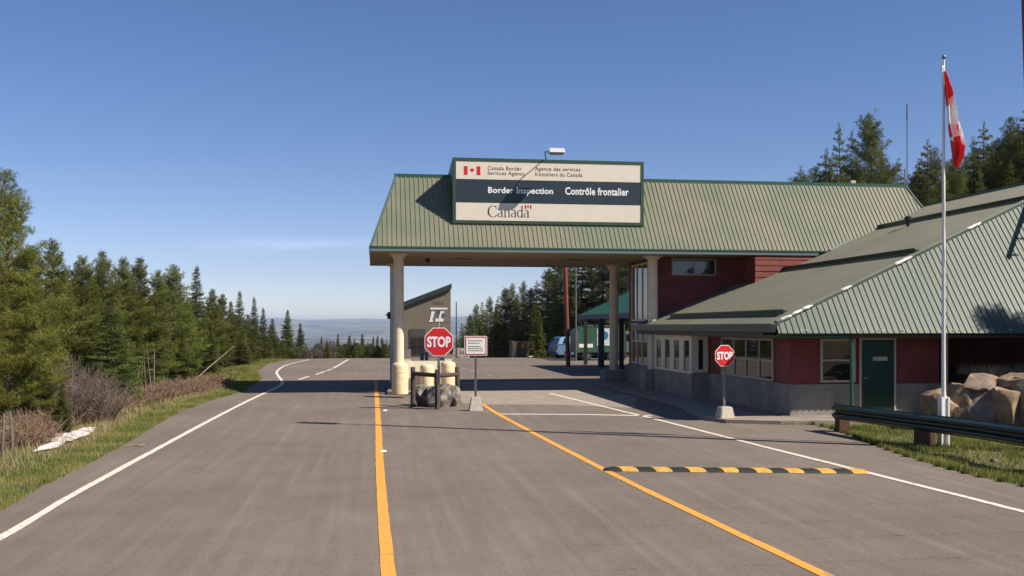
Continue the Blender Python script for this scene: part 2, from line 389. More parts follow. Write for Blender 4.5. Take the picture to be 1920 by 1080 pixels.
def poly_sheet(name, pts, z, m, kind='structure', thick=0):
    bm = bmesh.new(); vs = [bm.verts.new((p[0], p[1], z)) for p in pts]; f = bm.faces.new(vs)
    if f.normal.z < 0: bmesh.ops.reverse_faces(bm, faces=[f])
    if f.calc_area() and thick:
        r = bmesh.ops.extrude_face_region(bm, geom=[f]); bmesh.ops.translate(bm, verts=[e for e in r['geom'] if isinstance(e, bmesh.types.BMVert)], vec=(0, 0, -thick))
    bmesh.ops.recalc_face_normals(bm, faces=bm.faces[:])
    if not thick and bm.faces[:][0].normal.z < 0: bmesh.ops.reverse_faces(bm, faces=bm.faces[:])
    mb = MB().bm(bm)
    return obj(name, mb, m, local=True, kind=kind)
# left edge of the asphalt, surveyed; slightly ragged
le = [G(*p) for p in ((0, 958), (60, 922), (145, 880), (230, 835), (330, 775), (400, 750), (452, 735), (488, 712), (481, 696), (505, 681), (560, 672.6))]
le = [Vector((-4.5, -20, 0)), Vector((-4.5, 4, 0))] + le
dense = []
for a, b in zip(le[:-1], le[1:]):
    n = max(2, int((b - a).length / .7))
    for i in range(n):
        p = a.lerp(b, i / n); dense.append((p.x + .05 * noise.noise(p * 1.7), p.y))
re_ = [G(*p) for p in ((1510, 794), (1560, 806), (1625, 830), (1700, 858), (1760, 876), (1840, 897), (1920, 914), (2150, 975))]
rd = []
for a, b in zip(re_[:-1], re_[1:]):
    n = max(2, int((b - a).length / .4))
    for i in range(n):
        p = a.lerp(b, i / n); rd.append((p.x + .05 * noise.noise(p * 2.7), p.y + .04 * noise.noise(p * 2.1 + Vector((9, 0, 0)))))
asph = dense + [(-12.5, 70.5), (-2, 72.5), (14, 72), (30, 71.5), (30, 56), (30, 30), (21, 24.6), (9.2, 24.6)] + rd + [(14, 2), (14, -20)]
poly_sheet('road', asph, .012, M['asphalt'])

def stripe(name, pts, wd, m, z=.018, ragged=.006):
    pts = [Vector((p[0], p[1], 0)) for p in pts]; out = []
    dn = []
    for a, b in zip(pts[:-1], pts[1:]):
        n = max(1, int((b - a).length / .35))
        for i in range(n): dn.append(a.lerp(b, i / n))
    dn.append(pts[-1])
    mb = MB(); vs = []
    for i, p in enumerate(dn):
        t = (dn[min(i + 1, len(dn) - 1)] - dn[max(i - 1, 0)]).normalized(); q = Vector((-t.y, t.x, 0))
        h = wd / 2
        vs += [p + q * (h + ragged * random.uniform(-1, 1)), p - q * (h + ragged * random.uniform(-1, 1))]
    vs = [(v.x, v.y, z) for v in vs]
    mb.add(vs, [(2 * i, 2 * i + 1, 2 * i + 3, 2 * i + 2) for i in range(len(dn) - 1)])
    return obj(name, mb, m, local=True, kind='structure')
random.seed(3)
def smoothline(pp, n=6):
    P = [G(*p) if len(p) == 2 else Vector(p) for p in pp]; P = [P[0] * 2 - P[1]] + P + [P[-1] * 2 - P[-2]]; out = []
    for i in range(1, len(P) - 2):
        for j in range(n):
            t = j / n; a, b, c, d = P[i - 1], P[i], P[i + 1], P[i + 2]
            out.append(.5 * ((2 * b) + (c - a) * t + (2 * a - 5 * b + 4 * c - d) * t * t + (3 * b - a - 3 * c + d) * t ** 3))
    out.append(P[-2]); return out
stripe('road_marking', smoothline([(704, 713), (706, 740), (709, 790), (711, 850), (717, 950), (728, 1080), (738, 1200)]), .135, M['ypaint'])
stripe('road_marking', smoothline([(905, 759), (940, 781), (1130, 881), (1330, 978), (1550, 1083), (1800, 1210)]), .13, M['ypaint'])
stripe('road_marking', smoothline([(-160, 1085), (0, 1011), (140, 928), (280, 851), (400, 786), (470, 750), (525, 724), (528, 714), (522, 706), (520, 696), (540, 684), (580, 674.5)]), .12, M['wpaint'])
stripe('road_marking', smoothline([(1030, 738), (1130, 763), (1240, 790), (1440, 841), (1620, 886), (1920, 962), (2200, 1035)]), .12, M['wpaint'])
stripe('stop_line', [G(938, 777.5), G(1100, 778.5), G(1222, 781)], .22, M['wpaint'])
for a, b in (((560, 712.5), (579, 706)), ((592, 703), (609, 697)), ((612, 696), (622, 692.5)), ((625, 691), (653, 674.5))):
    stripe('road_marking', [G(*a), G(*b)], .14, M['wpaint'])
for a, b in (((866, 690), (876, 693)), ((884, 695), (900, 700)), ((912, 703), (928, 707)), ((940, 709.5), (960, 714)), ((975, 717), (1012, 729))):
    stripe('road_marking', [G(*a), G(*b)], .12, M['wpaintfaint'])
# concrete pad in the lane, pavement along the building
poly_sheet('pavement', [tuple(G(868, 757.5))[:2], tuple(G(905, 759.5))[:2], tuple(G(1040, 760))[:2], tuple(G(1190, 766))[:2], (8.4, 31.0), (8.5, 40.8), (3.1, 40.8)], .016, M['conc'])
sw = [(8.6, 40.5), (8.6, 29.2), (8.55, 27.0), (8.2, 25.2), (8.0, 23.6), (8.25, 22.6), (9.4, 22.1), (12.5, 21.8), (15.0, 21.9), (16, 26), (16, 40.5)]
poly_sheet('sidewalk', sw, .10, M['conc'], thick=.2)

# ---------------------------------------------------------------- ribbed roofing and lap siding
def ribbed(mb, O, U, V, poly, sp=.157, rw=.045, rh=.034, thick=.05, mi=0, ribs=True):
    """poly in (u,v) on the plane O + u*U + v*V; adds the sheet (with thickness) and raised ribs along V"""
    O, U, V = Vector(O), Vector(U).normalized(), Vector(V).normalized(); N = U.cross(V).normalized()
    if N.z < 0: N = -N
    P = lambda u, v, h=0: O + U * u + V * v + N * h
    n = len(poly)
    mb.add([P(u, v) for u, v in poly] + [P(u, v, -thick) for u, v in poly], [tuple(range(n)), tuple(range(n, 2 * n))[::-1]] + [(i, n + i, n + (i + 1) % n, (i + 1) % n) for i in range(n)], mi)
    if not ribs: return
    us = [p[0] for p in poly]; u = min(us) + sp * .5
    while u < max(us) - .02:
        hit = []
        for i in range(n):
            a, b = poly[i], poly[(i + 1) % n]
            if (a[0] - u) * (b[0] - u) < 0: hit.append(a[1] + (b[1] - a[1]) * (u - a[0]) / (b[0] - a[0]))
        if len(hit) >= 2:
            v0, v1 = min(hit), max(hit)
            if v1 - v0 > .08:
                v0 -= .01
                a, b = rw / 2, rw * .28
                mb.add([P(u - a, v0, 0), P(u + a, v0, 0), P(u + b, v0, rh), P(u - b, v0, rh), P(u - a, v1, 0), P(u + a, v1, 0), P(u + b, v1, rh), P(u - b, v1, rh)],
                       [(0, 1, 2, 3), (4, 7, 6, 5), (1, 5, 6, 2), (2, 6, 7, 3), (3, 7, 4, 0)], mi)
        u += sp
def siding(mb, p0, p1, z0, z1, nrm, board=.17, back=.25, mi=0, ztop=None):
    """lap siding between ground points p0,p1; nrm = outward normal; ztop(t) optional sloping top"""
    p0, p1, nrm = Vector((*p0, 0)), Vector((*p1, 0)), Vector((*nrm, 0)).normalized()
    z = z0
    while z < z1 - .01:
        h = min(board, z1 - z)
        a, b = p0 + nrm * .0, p1 + nrm * .0
        lo = nrm * .022; hi = nrm * .004; bk = -nrm * back
        mb.add([a + lo + Vector((0, 0, z)), b + lo + Vector((0, 0, z)), b + hi + Vector((0, 0, z + h)), a + hi + Vector((0, 0, z + h)),
                a + bk + Vector((0, 0, z)), b + bk + Vector((0, 0, z)), b + bk + Vector((0, 0, z + h)), a + bk + Vector((0, 0, z + h))],
               [(0, 1, 2, 3), (5, 4, 7, 6), (4, 0, 3, 7), (1, 5, 6, 2), (0, 4, 5, 1), (3, 2, 6, 7)], mi)
        z += h

# ================================================================ the border station
ST = thing('border_station', 'red sided border inspection station with green metal roofs and a drive-through canopy', 'building', (12, 32, 0))
# --- canopy / upper roof (steep mansard with flat top)
EY, EX, EZ = 32.7, -.08, 4.90          # front eave
FYE = 40.4                              # far eave
TY, TZ = 34.85, 7.56; TX0, TX1 = .80, 19.7; EX1 = 20.5; TY2 = 38.25
mb = MB()
sl_ = math.hypot(TY - EY, TZ - EZ)
ribbed(mb, (EX, EY, EZ), (1, 0, 0), (0, TY - EY, TZ - EZ), [(0, 0), (EX1 - EX, 0), (TX1 - EX, sl_), (TX0 - EX, sl_)], rh=.024, rw=.036)
sb = math.hypot(FYE - TY2, TZ - EZ)
ribbed(mb, (EX, FYE, EZ), (1, 0, 0), (0, TY2 - FYE, TZ - EZ), [(0, 0), (EX1 - EX, 0), (TX1 - EX, sb), (TX0 - EX, sb)], sp=.31)
se = math.hypot(TX0 - EX, TZ - EZ)
ribbed(mb, (EX, EY, EZ), (0, 1, 0), (TX0 - EX, 0, TZ - EZ), [(0, 0), (FYE - EY, 0), (TY2 - EY, se), (TY - EY, se)], sp=.31)
ribbed(mb, (EX1, EY, EZ), (0, 1, 0), (TX1 - EX1, 0, TZ - EZ), [(0, 0), (FYE - EY, 0), (TY2 - EY, math.hypot(.8, TZ - EZ)), (TY - EY, math.hypot(.8, TZ - EZ))], sp=.31)
canopy = obj('canopy_roof', mb, M['roof'], ST)
mb = MB(); mb.box(TX0, TX1, TY + .02, TY2 - .02, TZ - .08, TZ - .02)
obj('flat_roof', mb, M['roof'], canopy)
for a, b in ((TY - .07, TY + .14), (TY2 - .14, TY2 + .07)):
    mb = MB(); mb.box(TX0 - .08, TX1 + .1, a, b, TZ - .10, TZ + .045); obj('ridge_cap', mb, M['trim'], canopy)
for (xe, xt) in ((EX, TX0), (EX1, TX1)):
    for (ye, yt) in ((EY, TY), (FYE, TY2)):
        mb = MB(); mb.tube([(xe, ye, EZ), (xt, yt, TZ)], .055, 6); obj('hip_cap', mb, M['roof_front'], canopy)
mb = MB()  # gutter: green lip with pale front
mb.box(EX - .06, EX1, EY - .075, EY - .01, EZ - .035, EZ + .015)
mb.box(EX - .06, EX - .01, EY, FYE, EZ - .035, EZ + .015)
mb.box(EX - .06, EX1, FYE + .01, FYE + .075, EZ - .16, EZ + .015)
obj('gutter_lip', mb, M['trim'], ST)
mb = MB(); mb.box(EX - .03, 15.25, EY - .055, EY - .005, EZ - .15, EZ - .036)
mb.box(EX - .045, EX - .004, EY, FYE, EZ - .15, EZ - .036)
obj('fascia', mb, M['fascia_l'], ST)
mb = MB(); mb.box(EX, 12.97, EY, FYE, EZ - .13, EZ - .055); mb.box(12.97, EX1, EY + .12, FYE, EZ - .13, EZ - .055)
obj('soffit', mb, M['soffit'], ST)
SZ = EZ - .13
for x in (3.2, 7.4):
    mb = MB(); mb.bbox(x - .35, x + .35, 36.1, 36.4, SZ - .05, SZ - .002, .015); obj('soffit_light', mb, M['fascia_l'], ST)
mb = MB(); mb.lathe((1.95, 36.2), [(.02, SZ - .002), (.08, SZ - .02), (.08, SZ - .1), (.02, SZ - .16)], 14)
obj('camera_dome', mb, M['black'], ST)
# --- columns
def column(px, Y, z0, base=None):
    p = AY(px, Y); mb = MB(); r = .175
    prof = [(r, z0), (r, SZ - .12), (r + .07, SZ - .12), (r + .07, SZ - .045), (r + .18, SZ - .04), (r + .18, SZ - .003)]
    mb.lathe(p, prof, 32); o = autosmooth(obj('column', mb, M['col'], ST))
    if base:
        b = MB(); w_ = base / 2
        b.bbox(p.x - w_, p.x + w_, p.y - w_, p.y + w_, 0, z0 + .01, .03); obj('column_base', b, M['plinth'], o)
    return p
cFL = column(747.5, 34.1, .1); cBL = column(739.5, 39.3, .1)
cFR = column(1224, 33.95, .78, .80); cBR = column(1151, 39.0, .55, .95)
mb = MB(); mb.bbox(cBL.x - .28, cBL.x - .17, cBL.y - .1, cBL.y + .1, zat(598, 39), zat(585, 39), .01)
mb.tube([(cBL.x - .34, cBL.y, zat(590, 39)), (cBL.x - .2, cBL.y, zat(592, 39))], .03, 8)
obj('security_camera', mb, M['black'], ST)

# --- upper storey walls
WX = 9.9; WY = 34.4
mb = MB()
siding(mb, (WX, WY), (13.3, WY), .9, SZ - .003, (0, -1))
siding(mb, (13.0, WY), (13.0, 32.81), 3.0, SZ - .003, (-1, 0), back=.1)
obj('upper_wall', mb, M['red'], ST)
mb = MB(); siding(mb, (12.98, 32.70), (16.6, 32.70), 3.2, EZ - .155, (0, -1), board=.2, back=.10)
obj('projecting_wall', mb, M['red'], ST)
mb = MB()
mb.box(WX + .004, 19.6, 37.5, 37.75, .0, SZ - .003)
mb.box(WX - .03, WX + .12, 37.45, 37.8, .0, SZ - .004)           # red corner trim
mb.box(WX - .03, WX + .12, WY + .002, WY + .12, .9, SZ - .004)
mb.box(19.4, 19.6, WY + .25, 37.45, 0, SZ - .003)
obj('rear_wall', mb, M['red'], ST)
# tall glazed side wall
def window(name, parent, axis, c, a0, a1, z0, z1, vs=(), hs=(), out=-1, fr=.05, m='frame', proud=.045):
    """window on the plane axis=c spanning a0..a1; vs/hs = mullion positions"""
    f = MB(); lo, hi = sorted((c + out * .002, c + out * proud))
    def bx(a, b, zz0, zz1, l=lo, h=hi):
        if axis == 'y': f.box(a, b, l, h, zz0, zz1)
        else: f.box(l, h, a, b, zz0, zz1)
    bx(a0, a0 + fr, z0, z1); bx(a1 - fr, a1, z0, z1); bx(a0 + fr, a1 - fr, z1 - fr, z1); bx(a0 + fr, a1 - fr, z0, z0 + fr)
    zs = [z0 + fr] + [h for h in hs] + [z1 - fr]
    l2, h2 = (lo + .004, hi - .004)
    for v in vs: bx(v - fr * .45, v + fr * .45, z0 + fr, z1 - fr, l2, h2)
    l3, h3 = (lo + .007, hi - .007)
    for h in hs: bx(a0 + fr, a1 - fr, h - fr * .4, h + fr * .4, l3, h3)
    o = obj(name, f, M[m], parent)
    gmb = MB(); gl = sorted((c - out * .0, c + out * .012)); 
    if axis == 'y': gmb.box(a0 + fr * .5, a1 - fr * .5, gl[0], gl[1], z0 + fr * .5, z1 - fr * .5)
    else: gmb.box(gl[0], gl[1], a0 + fr * .5, a1 - fr * .5, z0 + fr * .5, z1 - fr * .5)
    obj('pane', gmb, M['glass'], o); return o
mb = MB(); mb.box(WX + .02, WX + .14, WY + .125, 37.44, .86, SZ - .004)
obj('side_wall', mb, M['darksteel'], ST)
window('tall_window', ST, 'x', WX + .015, WY + .13, 37.44, 2.5, SZ - .12, vs=[35.2, 35.95, 36.7], fr=.07, m='col')
window('tall_window', ST, 'x', WX + .015, WY + .13, 37.44, .88, 2.42, vs=[35.2, 35.95, 36.7], hs=[1.75], fr=.07, m='col')
mb = MB(); mb.box(WX - .06, WX + .3, WY - .1, 37.9, 0, .86); mb.box(WX + .31, 13.3, WY - .04, WY + .2, 0, .895)
obj('plinth', mb, M['plinth'], ST)
wa, wb = AY(1259, WY), AY(1342, WY)
window('upper_window', ST, 'y', WY - .02, wa.x, wb.x, zat(516, 35.4), zat(484.5, 35.4), vs=[AY(1301, WY).x], fr=.05)

# --- lower wing roof
LX, LY, LZ = 9.45, 22.5, 2.36; m_ = .405; n_ = 1.28; RX = 20.4; RZ = LZ + m_ * (RX - LX)
hy = LY + (RZ - LZ) / n_                # Y where hip reaches ridge
xr2 = 30.5
Vs = Vector((1, 0, m_)).normalized(); k_ = math.sqrt(1 + m_ * m_)
def uvL(x, y): return (y - LY, (x - LX) * k_)
mb = MB()
# left slope: front part, up to the upper building; notched round the tall walls
ribbed(mb, (LX, LY, LZ), (0, 1, 0), Vs, [uvL(LX, LY), uvL(LX, 34.38), uvL(RX, 34.38), uvL(RX, hy)], sp=.157, rh=.022, rw=.04)
ribbed(mb, (LX, LY, LZ), (0, 1, 0), Vs, [uvL(LX, 34.38), uvL(LX, 35.15), uvL(WX - .05, 35.15), uvL(WX - .05, 34.38)], sp=.157, rh=.022, rw=.04)
ribbed(mb, (LX, LY, LZ), (0, 1, 0), Vs, [uvL(17.5, 34.38), uvL(17.5, 36.5), uvL(RX, 36.5), uvL(RX, 34.38)], sp=.157, rh=.022, rw=.04)
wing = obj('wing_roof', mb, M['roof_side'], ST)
mb = MB(); k2 = math.hypot(1, n_)
def uvF(x, z): return (x - LX, (z - LZ) / n_ * k2)
ribbed(mb, (LX, LY, LZ), (1, 0, 0), (0, 1, n_), [(-.0, -.28), (xr2 - LX, -.28), uvF(xr2, LZ), uvF(xr2 + .01, RZ), uvF(RX, RZ), uvF(LX, LZ)], sp=.157, rh=.021, rw=.036)
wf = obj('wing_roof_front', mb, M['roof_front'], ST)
rs = random.Random(4)
for i in range(22):
    X_ = LX + .5 + rs.uniform(0, 9.5); t = rs.choice((-.16, -.16, -.16, 1.2)); 
    if t > .5 and X_ < LX + 6: continue
    c_ = Vector((X_, LY + t * .78 / 1, LZ + t)) ; mb = MB(); nrm_ = Vector((0, -n_, 1)).normalized() * .012
    c_ = Vector((X_, LY + t / n_, LZ + t)) + nrm_; mb.bbox(c_.x - .014, c_.x + .014, c_.y - .02, c_.y + .008, c_.z - .012, c_.z + .012, .003); obj('screw_cap', mb, M['white'], wf)
mb = MB()   # far slope behind the ridge
ribbed(mb, (RX, hy, RZ), (0, 1, 0), (1, 0, -m_), [(0, 0), (12, 0), (12, 10.5), (0, 10.5)], ribs=False)
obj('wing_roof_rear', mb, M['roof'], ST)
mb = MB(); mb.tube([(LX, LY, LZ + .03), (RX, hy, RZ + .03)], .06, 6); obj('hip_cap', mb, M['roof_front'], wing)
mb = MB(); mb.box(RX - .1, RX + .1, hy, 36.6, RZ - .05, RZ + .05); obj('ridge_cap', mb, M['trim'], wing)
mb = MB()   # valley flashing along upper roof
v0 = Vector((LX + (4.88 - LZ) / m_, EY - .02, 4.90)); v1 = Vector((19.9, 34.45, LZ + m_ * (19.9 - LX) + .05))
mb.tube([v0, v1], .075, 6); obj('valley_flashing', mb, M['fascia_l'], wing)
random.seed(8)   # pale foam / mortar blobs under the hip cap
for t in (.02, .05, .075, .185, .34, .36, .565, .58):
    mb = MB(); c = Vector((LX, LY, LZ)).lerp(Vector((RX, hy, RZ)), t) + Vector((0, -.03, .04))
    bm = bmesh.new(); bmesh.ops.create_icosphere(bm, subdivisions=2, radius=1)
    for v in bm.verts: v.co = c + Vector((v.co.x * .2, v.co.y * .06, v.co.z * .045 + v.co.x * .08)) * random.uniform(.8, 1.15)
    mb.bm(bm); obj('sealant_patch', mb, M['white'], wing)
mb = MB()   # gutters
mb.prism([(LX - .13, LZ - .20), (LX - .02, LZ - .20), (LX + .02, LZ - .015), (LX - .15, LZ - .015)], 'y', LY - .06, 35.15)
mb.box(LX - .13, 9.6, 35.16, 35.26, LZ - .2, LZ - .02)
obj('gutter', mb, M['gutter'], ST)
mb = MB(); mb.box(LX - .15, LX + .0, LY - .05, 35.15, LZ - .014, LZ + .012); obj('gutter_edge', mb, M['fascia_l'], ST)
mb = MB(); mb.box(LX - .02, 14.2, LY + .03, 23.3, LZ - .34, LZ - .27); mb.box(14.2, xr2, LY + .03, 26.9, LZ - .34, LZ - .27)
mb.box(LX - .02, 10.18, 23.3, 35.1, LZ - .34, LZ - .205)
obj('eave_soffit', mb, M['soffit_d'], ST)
# snow guards: upright plates on brackets, standing on the side slope
def guard(px0, px1, ratio, nm='snow_guard', h=.10):
    X = (CH - .0 - LZ + m_ * LX + 0) ; 
    X = (m_ * LX - (LZ - CH)) / (m_ - ratio / .9904)
    y0, y1 = AX(px1, X).y, AX(px0, X).y
    z = LZ + m_ * (X - LX); mb = MB()
    mb.add([(X - .09, y0, z - .01), (X - .12, y0, z + h), (X - .10, y0, z + h + .01), (X - .06, y0, z - .01), (X - .09, y1, z - .01), (X - .12, y1, z + h), (X - .10, y1, z + h + .01), (X - .06, y1, z - .01)],
           [(0, 1, 2, 3), (7, 6, 5, 4), (0, 4, 5, 1), (1, 5, 6, 2), (2, 6, 7, 3), (3, 7, 4, 0)])
    y = y0 + .15
    while y < y1:
        mb.box(X - .07, X + .16, y - .015, y + .015, z + .0, z + .05 + .02); y += .6
    obj(nm, mb, M['gutter'], wing); return X, z
guard(1262, 1476, .032, h=.09); guard(1468, 1722, .1365); guard(1640, 2050, .194)
p = AX(1703, 17.4); zz = LZ + m_ * (17.4 - LX)
mb = MB(); mb.lathe((p.x, p.y), [(.06, zz - .05), (.06, zz + .22), (.12, zz + .22), (.12, zz + .3), (.03, zz + .36)], 12)
obj('roof_vent', mb, M['darksteel'], wing)
p = AY(1598, TY + .1); mb = MB(); mb.bbox(p.x - .1, p.x + .1, p.y - .1, p.y + .1, TZ, TZ + .16, .02); obj('roof_vent', mb, M['concbase'], canopy)

# --- lower wing walls
BX, BY = 10.2, 23.35; PZ = .87; ZT = LZ - .345
mb = MB(); siding(mb, (BX, BY), (BX, 34.3), PZ, ZT, (-1, 0))
siding(mb, (BX, BY), (14.1, BY), PZ, ZT, (0, -1)); 
siding(mb, (14.1, BY), (14.1, 27), PZ, ZT, (1, 0)); siding(mb, (14.1, 27.0), (xr2, 27.0), PZ, ZT, (0, -1))
obj('wing_wall', mb, M['red'], ST)
mb = MB(); mb.box(BX - .045, BX + .25, BY - .045, 34.2, 0, PZ); mb.box(BX + .251, 14.15, BY - .045, BY + .25, 0, PZ); mb.box(13.9, 14.151, BY + .251, 27, 0, PZ + .001)
mb.box(14.152, xr2, 26.93, 27.2, 0, PZ + .12)
obj('wing_plinth', mb, M['plinth'], ST)
# side windows
ywin = [AX(p, BX).y for p in (1356, 1380, 1402, 1427, 1453)]
window('side_window', ST, 'x', BX - .025, ywin[4], ywin[0], PZ + .02, ZT - .03, vs=ywin[1:4], hs=[1.42], fr=.055)
fa, fb = AY(1537, BY).x, AY(1602, BY).x
window('front_window', ST, 'y', BY - .025, fa, fb, zat(719, 24.1), zat(636, 24.1), hs=[zat(677, 24.1)], fr=.05)
# door
da, db = AY(1609, BY).x, AY(1677, BY).x; dz = zat(634, 24.0)
mb = MB(); mb.box(da, da + .05, BY - .09, BY - .046, .10, dz); mb.box(db - .05, db, BY - .09, BY - .046, .10, dz); mb.box(da + .05, db - .05, BY - .09, BY - .046, dz - .05, dz)
dfr = obj('door_frame', mb, M['frame'], ST)
mb = MB(); mb.box(da + .05, db - .05, BY - .07, BY - .048, .12, dz - .05); door = obj('door', mb, M['door'], ST)
mb = MB(); mb.box(da + .12, da + .22, BY - .10, BY - .071, 1.0, 1.03); mb.lathe((da + .13, BY - .085), [(.025, .99), (.025, 1.04)], 10); obj('door_handle', mb, M['steel'], door)
mb = MB(); a, b = AY(1634, BY).x, AY(1661, BY).x; mb.box(a, b, BY - .078, BY - .0705, zat(679, 23.8), zat(671, 23.8)); obj('door_plate', mb, M['concbase'], door)
# downspout
gx = AY(1596, LY).x; zt = LZ - .30
mb = MB(); pts = [(LX + .02, LY - .05, zt + .04), (LX + .5, LY - .02, zt + .01), (gx - .22, LY - .02, zt), (gx - .12, LY - .02, zt - .015), (gx - .05, LY - .02, zt - .06), (gx - .01, LY - .02, zt - .13), (gx, LY - .02, zt - .22), (gx, LY - .02, 1.3), (gx, LY - .02, .02)]
mb.tube(pts, .045, 10); autosmooth(obj('downspout', mb, M['trim'], ST))
# --- bay / vestibule
yb0, yb1 = 29.35, 33.4; bx0 = 9.62
mb = MB(); mb.box(bx0, BX - .05, yb0, yb1, 0, .88); obj('bay_plinth', mb, M['plinth'], ST)
mb = MB(); mb.box(bx0 + .05, BX - .05, yb0 + .05, yb1, .88, ZT); obj('bay_core', mb, M['black'], ST)
mb = MB(); N_ = 4; sp = (yb1 - yb0) / N_
for i in range(N_ + 1):
    y = yb0 + i * sp; w_ = .22; mb.box(bx0, bx0 + .045, max(yb0, y - w_), min(yb1, y + w_), .92, ZT - .15)
mb.box(bx0 - .01, bx0 + .048, yb0 - .01, yb1, .85, .92); mb.box(bx0 - .004, bx0 + .047, yb0 - .004, yb1, ZT - .15, ZT)
mb.box(bx0 + .046, bx0 + .22, yb0, yb0 + .045, .89, ZT); mb.box(BX - .2, BX - .046, yb0, yb0 + .045, .89, ZT)
mb.box(bx0 + .22, BX - .2, yb0 + .002, yb0 + .04, .89, .98); mb.box(bx0 + .22, BX - .2, yb0 + .002, yb0 + .04, ZT - .12, ZT)
bay = obj('bay_window', mb, M['cream'], ST)
mb = MB(); mb.box(bx0 + .03, bx0 + .049, yb0 + .05, yb1, .9, ZT - .01); obj('pane', mb, M['glass'], bay)
mb = MB(); mb.box(bx0 + .2, BX - .18, yb0 + .03, yb0 + .049, .9, ZT - .01); obj('pane', mb, M['glass'], bay)

# ================================================================ lettering helpers
def text_mb(body, bold=0.0, space=1.0):
    cu = bpy.data.curves.new('t', 'FONT'); cu.body = body; cu.size = 1; cu.offset = bold; cu.resolution_u = 3; cu.space_character = space; cu.extrude = .0
    o = bpy.data.objects.new('t', cu); COL.objects.link(o)
    dg = bpy.context.evaluated_depsgraph_get(); me = bpy.data.meshes.new_from_object(o.evaluated_get(dg))
    v = np.array([x.co[:] for x in me.vertices]); f = [tuple(p.vertices) for p in me.polygons]
    bpy.data.objects.remove(o); bpy.data.curves.remove(cu); bpy.data.meshes.remove(me)
    return v, f
def put_text(mb, body, x0, x1, z0, z1, y, bold=.0, thick=.004, space=1.0, mi=0):
    """fit the text's own box into x0..x1, z0..z1 on the plane y (facing -y), with thickness"""
    v, f = text_mb(body, bold, space)
    mn, mxx = v.min(0), v.max(0); X = x0 + (v[:, 0] - mn[0]) / (mxx[0] - mn[0]) * (x1 - x0); Z = z0 + (v[:, 1] - mn[1]) / (mxx[1] - mn[1]) * (z1 - z0)
    mb.add([(a, y - thick, b) for a, b in zip(X, Z)], f, mi)
LEAF = [(0, 1), (.14, .73), (.34, .84), (.25, .40), (.46, .62), (.54, .49), (.80, .54), (.71, .30), (.86, .22), (.44, -.12), (.50, -.32), (.05, -.24), (.07, -.72)]
LEAF = LEAF + [(-x, z) for x, z in LEAF[::-1] if x > 0]
def put_leaf(mb, cx, cz, s, y, thick=.004, mi=0):
    bm = bmesh.new(); vs = [bm.verts.new((cx + a * s, y - thick, cz + b * s)) for a, b in LEAF]; f = bm.faces.new(vs)
    bmesh.ops.triangulate(bm, faces=[f]); mb.bm(bm, mi)

# ================================================================ the big sign on the canopy
S0, S1, SY = 2.636, 9.225, 33.32; SB, STp = 5.76, 7.965
SG = thing('inspection_sign', 'wide green framed border inspection sign board on the canopy roof', 'sign', ((S0 + S1) / 2, SY, SB))
mb = MB(); fr = .11
mb.prism([(SY + .04, SB), (SY + .04, STp), (TY + .6, STp - .25), (TY + .6, TZ - .1), (SY + .35, SB)], 'x', S0, S1)
obj('sign_box', mb, M['signgreen'], SG)
mb = MB(); mb.box(S0, S0 + fr, SY, SY + .038, SB, STp); mb.box(S1 - fr, S1, SY, SY + .038, SB, STp); mb.box(S0 + fr, S1 - fr, SY, SY + .038, STp - fr, STp); mb.box(S0 + fr, S1 - fr, SY, SY + .038, SB, SB + fr)
obj('sign_frame', mb, M['signgreen'], SG)
PX0, PX1, PZ0, PZ1 = S0 + fr, S1 - fr, SB + fr, STp - fr; PH = PZ1 - PZ0; PW = PX1 - PX0
fx = lambda t: PX0 + PW * t
fz = lambda t: PZ1 - PH * t
yp = SY + .012
def panel(nm, a, b, m): 
    mb = MB(); mb.box(PX0, PX1, yp, SY + .037, fz(b), fz(a)); return obj(nm, mb, M[m], SG)
p1 = panel('top_panel', 0, .303, 'signcream'); p2 = panel('middle_panel', .306, .70, 'signdark'); p3 = panel('bottom_panel', .703, 1, 'signcream')
mb = MB(); u = yp - .003
mb.box(fx(.041), fx(.0615), u, yp - .001, fz(.235), fz(.085)); mb.box(fx(.109), fx(.1295), u, yp - .001, fz(.235), fz(.085))
put_leaf(mb, fx(.0853), fz(.160), .095, yp)
obj('flag_symbol', mb, M['signred'], p1)
for tx, xa_, xb_, za_, zb_ in (('Canada Border', .168, .350, .143, .0745), ('Services Agency', .168, .367, .245, .161), ('Agence des services', .4216, .668, .156, .069), ('frontaliers du Canada', .4216, .6785, .230, .161)):
    mb = MB(); put_text(mb, tx, fx(xa_), fx(xb_), fz(za_), fz(zb_), yp, .009, space=1.12); obj('lettering', mb, M['textgrey'], p1)
for tx, xa_, xb_, za_, zb_ in (('Border Inspection', .170, .519, .566, .430), ('Contrôle frontalier', .585, .933, .540, .408)):
    mb = MB(); put_text(mb, tx, fx(xa_), fx(xb_), fz(za_), fz(zb_), yp, .026, space=1.05); obj('lettering', mb, M['textwhite'], p2)
